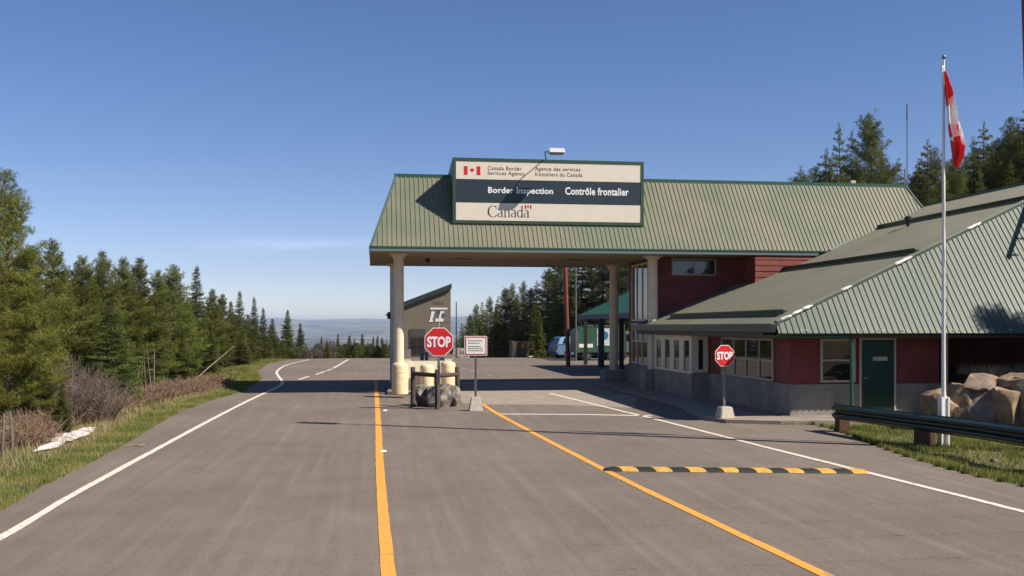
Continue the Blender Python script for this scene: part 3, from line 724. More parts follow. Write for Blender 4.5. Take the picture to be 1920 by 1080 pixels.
# serif word mark drawn with thick and thin strokes
def ribbon(mb, pts, ws, y, cx, cz, s, thick=.004):
    P = [Vector((a, b)) for a, b in pts]; vs = []
    for i, p in enumerate(P):
        t = (P[min(i + 1, len(P) - 1)] - P[max(i - 1, 0)]).normalized(); n = Vector((-t.y, t.x)) * ws[i] / 2
        for q in (p + n, p - n): vs.append((cx + q.x * s, y - thick, cz + q.y * s))
    mb.add(vs, [(2 * i, 2 * i + 1, 2 * i + 3, 2 * i + 2) for i in range(len(P) - 1)])
def arcpts(cx, cy, rx, ry, a0, a1, n, wmax, wmin):
    out = []; ws = []
    for i in range(n + 1):
        a = R(a0 + (a1 - a0) * i / n); out.append((cx + rx * math.cos(a), cy + ry * math.sin(a))); ws.append(wmin + (wmax - wmin) * abs(math.cos(a)) ** 1.5)
    return out, ws
mb = MB(); base = fz(.94); H = PH * .155; x = fx(.171)
def st(pts, w_): ribbon(mb, pts, [w_] * len(pts) if not isinstance(w_, list) else w_, yp, x, base, H)
def glyph_C():
    P, W_ = arcpts(.62, .72, .60, .72, 48, 318, 26, .20, .045); st(P, W_); st([(1.03, 1.44), (1.03, .98)], .05); st([(1.0, .30), (1.1, .42)], .05)
def glyph_a():
    st([(.52, .12), (.52, .70), (.47, .86), (.36, .95), (.22, .93), (.12, .84)], [.15, .15, .12, .06, .05, .1])
    P, W_ = arcpts(.27, .27, .24, .25, 80, 330, 14, .13, .045); st(P, W_); st([(.52, .14), (.58, .04), (.70, .04)], [.12, .08, .05]); st([(.30, .53), (.52, .62)], .045)
def glyph_n():
    st([(.16, 0), (.16, .92)], .14); st([(.02, .90), (.16, .90)], .05); st([(0, .02), (.34, .02)], .05); st([(.66, 0), (.66, .68), (.58, .88), (.44, .95), (.28, .88), (.20, .74)], [.14, .14, .12, .06, .045, .04]); st([(.5, .02), (.82, .02)], .05)
def glyph_d():
    st([(.62, 0), (.62, 1.5)], .14); st([(.46, 1.48), (.62, 1.48)], .05); st([(.62, .03), (.78, .03)], .05); P, W_ = arcpts(.33, .47, .28, .47, 40, 330, 18, .15, .045); st(P, W_)
total = 1.25 + .78 + .95 + .78 + .88 + .78; H = (fx(.395) - fx(.171)) / total
adv = lambda t: H * t
glyph_C(); x += adv(1.25); glyph_a(); x += adv(.78); glyph_n(); x += adv(.95); glyph_a(); x += adv(.78); glyph_d(); x += adv(.88); glyph_a(); xa = x
obj('word_mark', mb, M['textdark'], p3)
mb = MB(); zf = base + H * 1.12
mb.box(xa + .02, xa + .075, u, yp - .001, zf, zf + .125); mb.box(xa + .20, xa + .255, u, yp - .001, zf, zf + .125); put_leaf(mb, xa + .1375, zf + .065, .055, yp)
obj('flag_symbol', mb, M['signred'], p3)
# flood light over the sign
lp = AY(1043, SY - .76); lz = zat(284, depth(lp))
FL = thing('flood_light', 'white floodlight on a thin dark arm above the inspection sign', 'light', (lp.x, lp.y, lz))
mb = MB(); foot = (AY(1024, SY + .15).x, SY + .15, STp)
mb.tube([foot, (lp.x - .33, SY - .45, STp + .18), (lp.x - .25, lp.y, lz - .02)], .018, 8); obj('arm', mb, M['darksteel'], FL)
mb = MB(); prof = [(-.17, -.05), (-.12, .07), (.0, .12), (.14, .10), (.2, .0), (.17, -.06)]
mb.prism([(lp.y + a, lz + b) for a, b in prof], 'x', lp.x - .24, lp.x + .26); mb.box(lp.x - .27, lp.x - .241, lp.y - .12, lp.y + .12, lz - .09, lz + .06); mb.box(lp.x + .261, lp.x + .29, lp.y - .12, lp.y + .12, lz - .05, lz + .02)
head = obj('lamp_head', mb, M['lamp'], FL)
mb = MB(); mb.box(lp.x - .2, lp.x + .22, lp.y - .14, lp.y + .14, lz - .10, lz - .061); obj('lens', mb, M['fascia_l'], head)

# ================================================================ left island with booth wall and bollards
isl = [G(726, 741), G(862, 744), G(858, 716), G(738, 715)]
poly_sheet('median_island', isl, .13, M['conc'], thick=.2)
IW = thing('parapet_wall', 'cream painted concrete parapet wall round the canopy island', 'wall', (.6, 34.5, .13))
a = AY(758, 34.6); b = AY(846, 34.6); d_ = 34.6
mb = MB(); mb.box(a.x, b.x, 34.5, 34.75, .13, zat(676, d_)); mb.box(a.x - .1, AY(770, 34.6).x, 34.48, 34.77, .13, zat(655, d_)); mb.box(AY(833, 34.6).x, AY(847, 34.6).x, 34.48, 34.77, .13, zat(664, d_))
mb.box(a.x - .1, a.x + .1, 34.771, 38.6, .13, zat(676, d_)); mb.box(b.x - .2, b.x, 34.771, 38.6, .13, zat(676, d_) - .02)
obj('wall', mb, M['cream'], IW)
mb = MB(); mb.bbox(a.x - .32, a.x - .12, 35.0, 37.0, .13, .55, .03); mb.bbox(a.x - .35, a.x - .13, 34.9, 35.3, .56, .64, .01)
obj('kerb_block', mb, M['plinth'], IW)
mb = MB()
for (x0, x1) in ((788, 795), (797, 803)): mb.bbox(AY(x0, 38).x, AY(x1, 38).x, 38, 38.2, 1.0, zat(660, 38.2), .01)
obj('equipment_box', mb, M['fascia_l'], IW)
def bollard(px, py, w_, top, label):
    p = G(px, py, .13) ; d = depth(p); r = w_ * d / FP / 2; z1 = zat(top, d)
    prof = [(r, .13), (r, z1 - .13), (r * .97, z1 - .06), (r * .82, z1 - .015), (r * .5, z1), (.01, z1 + .005)]
    mb = MB(); mb.lathe((p.x, p.y), prof, 32); mb.lathe((p.x, p.y), [(r + .004, z1 - .32), (r + .006, z1 - .31), (r + .006, z1 - .28), (r + .004, z1 - .27)], 32)
    autosmooth(obj('bollard', mb, M['yellowcream'], label=label, category='bollard', group='fat cream bollards on the canopy island'))
bollard(750, 738.5, 31, 680, 'fat cream bollard at the foot of the front left canopy column')
bollard(801, 731, 27, 683, 'middle cream bollard behind the log barrier and boulder')
bollard(840, 731, 28, 678, 'right cream bollard beside the right post of the log barrier')

# ================================================================ log barrier with boulders
LB = thing('log_barrier', 'dark log rail barrier in a V shape in front of the canopy island', 'barrier', tuple(G(820, 766)))
pl, pc, pr = G(774, 763), G(820, 767.5), G(857, 760)
for p, top, nm in ((pl, 688, 0), (pc, 693, 1), (pr, 688, 2)):
    z = zat(top, depth(p)); mb = MB(); mb.tube([(p.x, p.y, 0), (p.x + .01, p.y, z * .5), (p.x, p.y, z - .015), (p.x, p.y, z)], [.075, .07, .068, .055], 12)
    autosmooth(obj('post', mb, M['logwood'], LB))
for a, b in ((pl, pc), (pc, pr)):
    za, zb = zat(700, depth(a)), zat(704 if a is pl else 702, depth(b))
    if a is pc: za = zat(704, depth(a))
    q = Vector((0, -.02, 0)); mb = MB(); mb.tube([Vector((a.x, a.y, za)) + q, (Vector((a.x, a.y, za)) + Vector((b.x, b.y, zb))) / 2 + q, Vector((b.x, b.y, zb)) + q], [.06, .066, .06], 12)
    autosmooth(obj('rail', mb, M['logwood'], LB))
def boulder(c, s, seed, m, label, group=None, rot=0, cuts=14, name='boulder'):
    rnd = random.Random(seed); bm = bmesh.new(); bmesh.ops.create_icosphere(bm, subdivisions=4, radius=1)
    pl_ = []
    for i in range(cuts):
        n = Vector((rnd.gauss(0, 1), rnd.gauss(0, 1), rnd.gauss(0, .8))).normalized(); pl_.append((n, rnd.uniform(.52, .74)))
    pl_.append((Vector((rnd.uniform(-.15, .15), rnd.uniform(-.15, .15), 1)).normalized(), .72))
    for v in bm.verts:
        for n, dd in pl_:
            k = v.co.dot(n)
            if k > dd: v.co -= n * (k - dd) * .96
        q = v.co.copy(); v.co += q.normalized() * (.05 * noise.noise(q * 2.3 + Vector((seed, 0, 0))) + .025 * noise.noise(q * 7 + Vector((seed, 3, 0))))
    rm = Matrix.Rotation(rot, 3, 'Z')
    for v in bm.verts:
        v.co = rm @ Vector((v.co.x * s[0], v.co.y * s[1], v.co.z * s[2])); 
    for v in bm.verts: v.co *= 1.28
    zmin = min(v.co.z for v in bm.verts)
    for v in bm.verts: v.co.z = max(v.co.z, zmin * .75)
    zmin = min(v.co.z for v in bm.verts)
    for v in bm.verts: v.co += Vector((c[0], c[1], c[2] - zmin))
    o = obj(name, MB().bm(bm), M[m], label=label, category='boulder' if name == 'boulder' else 'rock', group=group)
    return autosmooth(o, 28)
c = G(832, 764); boulder((c.x - .03, c.y + .22, -.03), (.52, .40, .37), 5, 'rockgrey', 'large pale grey boulder under the log barrier behind the stop sign post', 'boulders under the log barrier')
c = G(795, 763); boulder((c.x - .02, c.y + .35, -.03), (.30, .30, .34), 12, 'rockgrey', 'dark shaded boulder left of the large one under the log barrier', 'boulders under the log barrier')
c = G(853, 763); boulder((c.x - .01, c.y + .10, -.03), (.22, .26, .33), 23, 'rockgrey', 'narrow tilted boulder slab at the right end of the log barrier', 'boulders under the log barrier', rot=.4)

# ================================================================ signs on posts
def octagon(mb, cz, r, y, thick, mi=0, inner=None):
    pts = [(r * math.cos(R(22.5 + 45 * i)), cz + r * math.sin(R(22.5 + 45 * i))) for i in range(8)]
    mb.prism(pts, 'y', y - thick, y, mi)
def stop_sign(name, loc, rot, cz, w_, post_r, label, ztop_extra=0, tilt=0):
    T = thing(name, label, 'sign', tuple(loc), rot); r = w_ / 2 / math.cos(R(22.5))
    mb = MB(); mb.box(-.03, .03, .015, .045, 0, cz + r * .9); mb.box(-.045, -.031, .01, .02, 0, cz - r) if post_r > .04 else None
    obj('post', mb, M['steel'], T, local=True)
    mb = MB(); octagon(mb, cz, r, .012, .010); pl2 = obj('sign_border', mb, M['white'], T, local=True)
    mb = MB(); octagon(mb, cz, r * .945, .0015, .003); f = obj('sign_face', mb, M['signred'], T, local=True)
    mb = MB(); put_text(mb, 'STOP', -w_ * .415, w_ * .415, cz - w_ * .19, cz + w_ * .19, -.0025, .035, .004, .98); obj('lettering', mb, M['textwhite'], f, local=True)
    if ztop_extra:
        mb = MB(); mb.tube([(0, .02, cz + r * .9), (0.0, .02, cz + r + ztop_extra)], .012, 6); obj('rod', mb, M['concbase'], T, local=True)
    for z in (cz - w_ * .3, cz + w_ * .3):
        mb = MB(); mb.lathe((0, -.0), [(.001, z - .008), (.008, z), (.001, z + .008)], 6); obj('bolt', mb, M['steel'], T, local=True)
    return T
p = G(823, 769.5); d = depth(p)
stop_sign('stop_sign', p, R(-4), zat(641, d), 53.5 * d / FP, .05, 'large bright red stop sign in front of the log barrier', .33)
def cone_base(loc, w0, w1, h, dy0, dy1, label_part=None, parent=None):
    mb = MB(); a, b = w0 / 2, w1 / 2
    mb.add([(-a, -dy0 / 2, 0), (a, -dy0 / 2, 0), (a, dy0 / 2, 0), (-a, dy0 / 2, 0), (-b, -dy1 / 2, h), (b, -dy1 / 2, h), (b, dy1 / 2, h), (-b, dy1 / 2, h)],
           [(0, 3, 2, 1), (4, 5, 6, 7), (0, 1, 5, 4), (1, 2, 6, 5), (2, 3, 7, 6), (3, 0, 4, 7)])
    bm = bmesh.new(); me = bpy.data.meshes.new('t'); me.from_pydata(mb.v, [], mb.f); bm.from_mesh(me); bpy.data.meshes.remove(me)
    bmesh.ops.recalc_face_normals(bm, faces=bm.faces[:]); bmesh.ops.bevel(bm, geom=bm.edges[:], offset=.018, segments=2, affect='EDGES')
    return obj('concrete_base', MB().bm(bm), M['concbase'], parent, local=True)
p = G(1359, 790.5); d = depth(p)
T = stop_sign('stop_sign', p, R(10), zat(667, d), 40 * d / FP, .03, 'smaller stop sign in a concrete base beside the station wall, mostly in shade')
cone_base(None, 33 * d / FP, 23 * d / FP, 28 * d / FP, .34, .24, parent=T)
# notice sign
p = G(892, 771); d = depth(p)
T = thing('notice_sign', 'white notice sign with red border on a grey post in a concrete base', 'sign', tuple(p), R(-3))
cone_base(None, 27 * d / FP, 17 * d / FP, 27 * d / FP, .32, .2, parent=T)
mb = MB(); mb.box(-.032, -.018, .0, .04, .3, 1.9); mb.box(.012, .026, .0, .04, .3, 1.9); mb.box(-.018, .012, .025, .032, .3, 1.9); obj('post', mb, M['steel'], T, local=True)
w_, z0, z1 = 43 * d / FP, zat(667, d), zat(630, d)
def rrect(mb, x0, x1, z0, z1, r, y0, y1):
    pts = []
    for cx, cz, a0 in ((x1 - r, z1 - r, 0), (x0 + r, z1 - r, 90), (x0 + r, z0 + r, 180), (x1 - r, z0 + r, 270)):
        for i in range(5): a = R(a0 + 22.5 * i); pts.append((cx + r * math.cos(a), cz + r * math.sin(a)))
    mb.prism(pts, 'y', y0, y1)
mb = MB(); rrect(mb, -w_ / 2, w_ / 2, z0, z1, .04, -.012, -.002); pln = obj('panel', mb, M['white'], T, local=True)
mb = MB()
e = .018; rrect(mb, -w_ / 2 + e, w_ / 2 - e, z0 + e, z1 - e, .03, -.016, -.0125); bdr = obj('red_border', mb, mat('border_red', (.62, .08, .09), .5), pln, local=True)
mb = MB(); e = .05; rrect(mb, -w_ / 2 + e, w_ / 2 - e, z0 + e, z1 - e, .02, -.020, -.0165); inn = obj('notice_face', mb, M['white'], pln, local=True)
mb = MB(); random.seed(5); H_ = z1 - z0
for t, ln in ((.24, .62), (.36, .52), (.53, .58), (.63, .66), (.74, .70)):
    x = -w_ / 2 + .1; zc = z1 - H_ * t; xe = x + w_ * ln
    while x < xe - .02:
        l = min(random.uniform(.03, .1), xe - x); mb.box(x, x + l, -.0225, -.0202, zc - .012, zc + .012); x += l + .014
obj('small_print', mb, mat('print_grey', (.25, .24, .24), .6), pln, local=True)

# ================================================================ speed bumps
def bump(px0, px1, py0, py1, label, flat, n=4):
    a, b = G(px0, py0), G(px1, py1); L_ = (b - a).length; ang = math.atan2(b.y - a.y, b.x - a.x)
    T = thing('speed_bump', label, 'speed bump', (a.x, a.y, .014), ang, 'rubber speed bumps across the lane'); W_ = .30; H_ = .055
    def prof(t): return H_ * max(0, 1 - (2 * t / W_) ** 2) ** .55
    def strip(mb, x0, x1, skew, z_off, endl=False, endr=False):
        nseg = 12; nx = 4; vs = []
        for i in range(nx + 1):
            for j in range(nseg + 1):
                yy = -W_ / 2 + W_ * j / nseg; xx = x0 + (x1 - x0) * i / nx + skew * (-yy / W_ )
                h = prof(yy) + z_off
                if endl: h *= min(1, math.sqrt(max(0, (xx + .0) / .16))) if xx < .16 else 1
                if endr: h *= math.sqrt(max(0, (L_ - xx) / .16)) if xx > L_ - .16 else 1
                vs.append((max(0, min(L_, xx)), yy, max(h, .001)))
        m = nseg + 1
        mb.add(vs, [(i * m + j, (i + 1) * m + j, (i + 1) * m + j + 1, i * m + j + 1) for i in range(nx) for j in range(nseg)])
    mb = MB(); seg = L_ / n
    for k in range(n * 4): strip(mb, k * seg / 4, (k + 1) * seg / 4, 0, 0, k == 0 and not flat, k == n * 4 - 1 and flat)
    autosmooth(obj('rubber_body', mb, M['rubber'], T, local=True))
    for k in range(n):
        mb = MB(); x0 = k * seg + seg * (.42 if not flat else .38); strip(mb, x0, x0 + seg * .48, .18, .003); autosmooth(obj('yellow_stripe', mb, M['yellow'], T, local=True))
bump(1130, 1383, 883, 885.5, 'left half of the black and yellow speed bump, with bright stripes', False)
bump(1384, 1622, 885.5, 887.5, 'right half of the black and yellow speed bump, dusty at its end', True)
for px, py, lb in ((722, 745.5, 'tiny white road stud on the yellow line, nearest the canopy'), (722, 771, 'tiny white road stud beside the yellow line at the pole shadow'), (719, 848, 'tiny white road stud beside the yellow line, nearest the camera')):
    p = G(px, py); mb = MB(); mb.add([(p.x - .06, p.y - .05, .014), (p.x + .06, p.y - .05, .014), (p.x + .06, p.y + .05, .014), (p.x - .06, p.y + .05, .014), (p.x - .04, p.y - .02, .04), (p.x + .04, p.y - .02, .04), (p.x + .04, p.y + .02, .04), (p.x - .04, p.y + .02, .04)],
        [(0, 3, 2, 1), (4, 5, 6, 7), (0, 1, 5, 4), (1, 2, 6, 5), (2, 3, 7, 6), (3, 0, 4, 7)])
    obj('road_stud', mb, M['white'], label=lb, category='road stud', group='road studs along the yellow line')

# ================================================================ guard rail
GR = thing('guardrail', 'dark green corrugated guardrail on wooden posts at the lawn edge', 'guardrail', (11, 18.5, 0))
pts = []
for px, yt, dd in ((1567, 757, 21.6), (1650, 766.5, 20.1), (1742, 777, 18.6), (1840, 788, 17.1), (1920, 799, 16.0), (2100, 822, 14.2), (2400, 860, 12)):
    p = D(px, dd); pts.append(Vector((p.x, p.y, zat(yt, dd))))
def wbeam(mb, P, h=.33):
    prof = [(0.00, 0), (.012, -.02), (.075, -.055), (.085, -.085), (.075, -.115), (.012, -.15), (.012, -.18), (.075, -.215), (.085, -.245), (.075, -.275), (.012, -.31), (0, -.33)]
    vs = []; m = len(prof)
    for i, p in enumerate(P):
        t = (P[min(i + 1, len(P) - 1)] - P[max(i - 1, 0)]); t.z = 0; t.normalize(); n = Vector((t.y, -t.x, 0))
        if n.dot(Vector((0, 0, 0)) - p) < 0: n = -n
        for a, b in prof: vs.append(p + n * a * 1.15 + Vector((0, 0, b * h / .33)))
        for a, b in prof[::-1]: vs.append(p + n * (a * 1.15 - .006) + Vector((0, 0, b * h / .33)))
    mm = 2 * m
    fs = [(i * mm + j, i * mm + (j + 1) % mm, (i + 1) * mm + (j + 1) % mm, (i + 1) * mm + j) for i in range(len(P) - 1) for j in range(mm)]
    mb.add(vs, fs)
fine = []
for a, b in zip(pts[:-1], pts[1:]):
    for i in range(4): fine.append(a.lerp(b, i / 4))
fine.append(pts[-1])
mb = MB(); wbeam(mb, fine); autosmooth(obj('rail', mb, M['rail'], GR), 25)
mb = MB(); e0 = pts[0]; dirv = (pts[0] - pts[1]).normalized()     # scalloped end
prof = [(0, .03), (-.07, 0), (-.0, -.06), (.05, -.10), (.03, -.165), (.05, -.23), (0, -.27), (-.07, -.33), (0, -.36), (.06, -.33), (.09, -.165), (.06, 0)]
vs = []
for s_ in (0, .03):
    for a, b in prof: vs.append(e0 - dirv * (a - .02) + Vector((.02 + s_, .03 + s_, b)))
nn = len(prof); mb.add(vs, [tuple(range(nn)), tuple(range(nn, 2 * nn))[::-1]] + [(i, (i + 1) % nn, nn + (i + 1) % nn, nn + i) for i in range(nn)])
obj('end_piece', mb, M['rail'], GR)
for px, dd, wpx in ((1583, 21.55, 21), (1738, 18.95, 31), (1990, 15.6, 34)):
    p = D(px, dd); w2 = wpx * dd / FP / 2; z = zat(775 if dd > 20 else 782, dd)
    mb = MB(); mb.bbox(p.x - w2, p.x + w2, p.y - .02, p.y + .2, -.25, .5, .012); obj('post', mb, M['postwood'], GR)

# ================================================================ flagpole and flag
fp = G(1769.5, 838); fd = depth(fp)
FPo = thing('flagpole', 'tall white flagpole with a ball finial behind the guardrail', 'flagpole', tuple(fp))
mb = MB(); mb.tube([(fp.x, fp.y, .35), (fp.x - .0, fp.y, 2.6), (fp.x, fp.y, zat(112, fd))], [.045, .036, .022], 14); autosmooth(obj('pole', mb, M['white'], FPo))
mb = MB(); bm = bmesh.new(); bmesh.ops.create_uvsphere(bm, u_segments=16, v_segments=10, radius=.042)
for v in bm.verts: v.co += Vector((fp.x + .005, fp.y, zat(107, fd)))
mb.bm(bm); autosmooth(obj('ball_finial', mb, M['steel'], FPo))
mb = MB(); mb.bbox(fp.x - .085, fp.x - .047, fp.y - .07, fp.y + .07, 0, .95, .006); mb.bbox(fp.x + .047, fp.x + .085, fp.y - .07, fp.y + .07, 0, .95, .006); mb.box(fp.x - .048, fp.x + .048, fp.y - .045, fp.y + .06, .25, .93)
obj('pole_base', mb, M['white'], FPo)
mb = MB(); q = AX  # pulley truck and halyard
z1 = zat(128, fd); mb.tube([(fp.x - .012, fp.y - .03, z1 + .03), (fp.x - .06, fp.y - .05, z1), (fp.x - .065, fp.y - .05, z1 - .09)], .02, 8); obj('pulley', mb, M['white'], FPo)
mb = MB(); mb.tube([(fp.x + .05, fp.y - .05, 1.1), (fp.x + .045, fp.y - .05, 3.3), (fp.x - .05, fp.y - .05, zat(310, fd))], .004, 5); obj('halyard', mb, M['steel'], FPo)
# flag: hanging cloth, folded; outline measured row by row
rows = [(136, 1764.5, 1767), (150, 1765, 1774), (170, 1766, 1782), (190, 1767.5, 1786), (205, 1768.5, 1792), (225, 1769.5, 1798), (245, 1772, 1803), (262, 1777, 1804), (275, 1780, 1805), (290, 1783, 1803), (305, 1785, 1797), (314, 1789, 1792)]
nr, nc = 170, 60; mb = MB(); vs = []; info = []
sc_ = fd / FP
for i in range(nr + 1):
    y = 136 + (314 - 136) * i / nr
    for (ya, la, ra), (yb, lb, rb) in zip(rows[:-1], rows[1:]):
        if ya <= y <= yb + 1e-6: t = (y - ya) / (yb - ya); l = la + (lb - la) * t; r_ = ra + (rb - ra) * t; break
    for j in range(nc + 1):
        s_ = j / nc; px = l + (r_ - l) * s_; amp = .012 + .075 * min(1, (r_ - l) / 26)
        fold = amp * (math.sin(s_ * 11 + y * .02) + .45 * math.sin(s_ * 23 + 1.7 + y * .035))
        ed = .05 * math.sin(y * .09) * s_
        vs.append((fp.x + (px - 1769.5) * sc_ + .010 * math.sin(s_ * 17 + y * .05), fp.y - .09 + fold * .8 + ed * .3, zat(y, fd)))
mb.v = vs; m = nc + 1
for i in range(nr):
    for j in range(nc):
        y = 136 + 178 * (i + .5) / nr; s_ = (j + .5) / nc
        mi = 1
        if y < 204 - 34 * s_: mi = 0
        elif y > 268 - 14 * math.sin(s_ * 3.1) + 6 * s_: mi = 0
        elif 235 < y < 258 and s_ < .2: mi = 0
        elif abs(y - (212 + 10 * s_)) < 5 and s_ > .8: mi = 0
        elif ((y - 242) / 7) ** 2 + ((s_ - .62) / .14) ** 2 < 1 and (y * 7 % 5 > 1.4): mi = 0
        mb.f.append((i * m + j, (i + 1) * m + j, (i + 1) * m + j + 1, i * m + j + 1)); mb.m.append(mi)
fo = obj('flag', mb, [M['flagred'], M['flagwhite']], label='red and white flag hanging limp from the white flagpole', category='flag')
autosmooth(fo, 60); s = fo.modifiers.new('thick', 'SOLIDIFY'); s.thickness = .004; s.offset = 0

# ================================================================ tall red light poles, masts
def light_pole(base, H_, lean, rad, label, head_dir, m='redpole', head=True):
    T = thing('light_pole', label, 'light pole', tuple(base)); top = Vector((base[0] + lean[0], base[1] + lean[1], H_))
    mb = MB(); mb.tube([base, Vector(base).lerp(top, .5), top], [rad, rad * .85, rad * .7], 14); autosmooth(obj('pole', mb, M[m], T))
    if head:
        hd = Vector(head_dir); e = top + hd * .9 + Vector((0, 0, .12))
        mb = MB(); mb.tube([top - Vector((0, 0, .15)), top + hd * .4, e], .04, 8); obj('arm', mb, M['darksteel'], T)
        sd = hd.cross(Vector((0, 0, 1))).normalized(); mb = MB(); a = e; b = e + hd * .9 + Vector((0, 0, .05)); wv = sd * .2
        mb.add([a + wv, a - wv, b - wv * .8, b + wv * .8, a + wv * .7 + Vector((0, 0, .2)), a - wv * .7 + Vector((0, 0, .2)), b - wv * .5 + Vector((0, 0, .12)), b + wv * .5 + Vector((0, 0, .12))], [(0, 3, 2, 1), (4, 5, 6, 7), (0, 1, 5, 4), (1, 2, 6, 5), (2, 3, 7, 6), (3, 0, 4, 7)])
        obj('lamp_head', mb, M['lamp'], T)
fl = (fp - Vector((0, 0, 0)))
bp_ = Vector((fp.x + .866 * 1.67 - .25 * .5, fp.y - .5 * 1.67 - .25 * .866, 0))
light_pole(bp_, 13.0, (-.50, -.0, 0), .135, 'tall dark red light pole at the right edge of the view', (-.90, .43, 0))
bp_ = G(1065.5, 688)
light_pole(bp_, 11.4, (-.33, .1, 0), .13, 'red light pole standing beside the parked car beyond the canopy', (.9, .3, 0))
def thin_pole(px, d, ytop, r, m, label, name='pole', cat='pole', z0=0):
    p = D(px, d, z0); mb = MB(); mb.tube([p, (p.x, p.y, zat(ytop, d))], [r, r * .7], 8); return autosmooth(obj(name, mb, M[m], label=label, category=cat))
thin_pole(1080, 66, 470, .055, 'steel', 'thin grey metal pole behind the green roofed pavilion', 'lamp_post')
thin_pole(855.5, 72, 566, .05, 'darksteel', 'thin dark pole just right of the tan building', 'lamp_post', 'pole', -.2)
p = AY(1701, TY + .4); d = depth(p); mb = MB(); mb.tube([(p.x, p.y, TZ - .02), (p.x, p.y, zat(225, d))], .022, 8); mb.tube([(p.x, p.y, zat(225, d)), (p.x, p.y, zat(196, d))], .035, 8); mb.tube([(p.x - .12, p.y, TZ), (p.x - .1, p.y, TZ + .7)], .03, 6)
autosmooth(obj('antenna_mast', mb, M['steel'], label='thin grey whip antenna mast at the right end of the canopy ridge', category='antenna'))

# ================================================================ tan building beyond the island
TB = thing('tan_building', 'small tan building with a sloped dark roof edge and emblem, behind the canopy island', 'building', (D(790, 76).x, D(790, 76).y, -.4))
d = 76; Y = D(790, 76).y
X0, X1 = AY(741, Y).x, AY(845, Y).x; zl, zr = zat(581, d), zat(541, d)
mb = MB(); mb.prism([(X0, -1), (X1, -1), (X1, zr), (X0, zl)], 'y', Y, Y + 5); obj('wall', mb, M['tan'], TB)
mb = MB(); sl2 = (zr - zl) / (X1 - X0)
mb.prism([(X0 - .3, zl - .3 * sl2 - .02), (X1 + .06, zr + .06 * sl2 - .02), (X1 + .06, zr + .06 * sl2 + .36), (X0 - .3, zl - .3 * sl2 + .36)], 'y', Y - .25, Y + 5.2); obj('roof', mb, M['tanroof'], TB)
mb = MB(); mb.box(AY(769, Y).x, AY(796, Y).x, Y - .03, Y - .002, zat(664, d), zat(618, d)); win = obj('window', mb, M['glass'], TB)
wx0, wx1, wz0, wz1 = AY(769, Y).x, AY(796, Y).x, zat(664, d), zat(618, d)
mb = MB()
for (x0, x1, z0, z1) in ((wx0 - .05, wx0, wz0 - .05, wz1 + .05), (wx1, wx1 + .05, wz0 - .05, wz1 + .05), (wx0, wx1, wz1, wz1 + .05), (wx0, wx1, wz0 - .05, wz0), ((wx0 + wx1) / 2 - .02, (wx0 + wx1) / 2 + .02, wz0, wz1)):
    mb.box(x0, x1, Y - .05, Y - .031, z0, z1)
obj('frame', mb, M['brownbin'], win)
ey = Y - .002
def EX_(px): return AY(px, Y).x
def qd(mb, pts, y1=.03): mb.prism([(EX_(a), zat(b, d)) for a, b in pts], 'y', ey - y1, ey)
mb = MB(); qd(mb, [(806.5, 580), (839.5, 580), (839, 577), (806.5, 577)]); qd(mb, [(809, 584), (815, 584), (810.5, 600), (812.5, 603.5), (803.5, 603.5), (806, 600)]); qd(mb, [(826, 583.5), (833, 583.5), (832, 587), (828.5, 587), (826, 596), (832.5, 599), (830.5, 603), (816, 603), (817, 597.5), (823, 597.5)])
emb = obj('emblem', mb, M['white'], TB)
mb = MB(); qd(mb, [(807.5, 603.6), (838, 603.6), (839, 581), (807, 581)], .012); obj('emblem_ground', mb, mat('emblem_grey', (.24, .21, .22), .6), emb)
mb = MB(); qd(mb, [(818, 582), (826, 582), (824, 594), (819, 594)], .02); qd(mb, [(829, 590), (835, 588.5), (834, 592.5), (829, 593)], .034); obj('emblem_detail', mb, mat('emblem_dark', (.09, .11, .12), .6), emb)
mb = MB()
for a, b in ((811, 815), (816, 819), (820, 825), (827, 832)): qd(mb, [(a, 570.5), (b, 570.5), (b, 565.5), (a, 565.5)], .015)
obj('faint_lettering', mb, mat('faint_brown', (.15, .12, .08), .8), TB)

# ================================================================ pavilion with teal roof
PV = thing('pavilion', 'open pavilion with teal metal hip roof and dark posts behind the station', 'shelter', (15, 50, 0))
x0, x1, y0, y1, ez, pz = 11.7, 18.4, 43.5, 56.2, 2.93, 4.75; xc = (x0 + x1) / 2; hh = xc - x0
mb = MB(); V_ = lambda a, b, c_: (a, b, c_)
mb.add([(x0, y0, ez), (x1, y0, ez), (x1, y1, ez), (x0, y1, ez), (xc, y0 + hh, pz), (xc, y1 - hh, pz)], [(0, 1, 4), (1, 2, 5, 4), (2, 3, 5), (3, 0, 4, 5)])
kk = math.hypot(hh, pz - ez)
for i in range(1, 52):
    y = y0 + (y1 - y0) * i / 52; t = min(1, (y - y0) / hh, (y1 - y) / hh)
    mb.tube([(x0, y, ez), (x0 + hh * t, y, ez + (pz - ez) * t)], .018, 4, cap=False)
pr_ = obj('roof', mb, M['teal_roof'], PV)
mb = MB(); mb.box(x0 - .06, x0, y0, y1, ez - .24, ez + .01); mb.box(x0, x1, y1, y1 + .06, ez - .24, ez + .01); mb.box(x0, x1, y0 - .06, y0, ez - .24, ez + .01); obj('fascia', mb, M['bluepost'], PV)
mb = MB(); mb.box(x0 + .01, x1, y0 + .01, y1 - .01, ez - .2, ez - .12); obj('ceiling', mb, M['darkwood'], PV)
mb = MB(); t = (1083 - 0); mb.tube([(x0 + .1, y1 - .2, ez - .2), (x0 + .9, y1 - .5, ez - 1.0 + .4)], .05, 8); mb.tube([(x0 - .03, y1 - .1, ez - .25), (x0 + .25, y1 - .3, ez - .75)], .04, 8); obj('downspout', mb, M['steel'], PV)
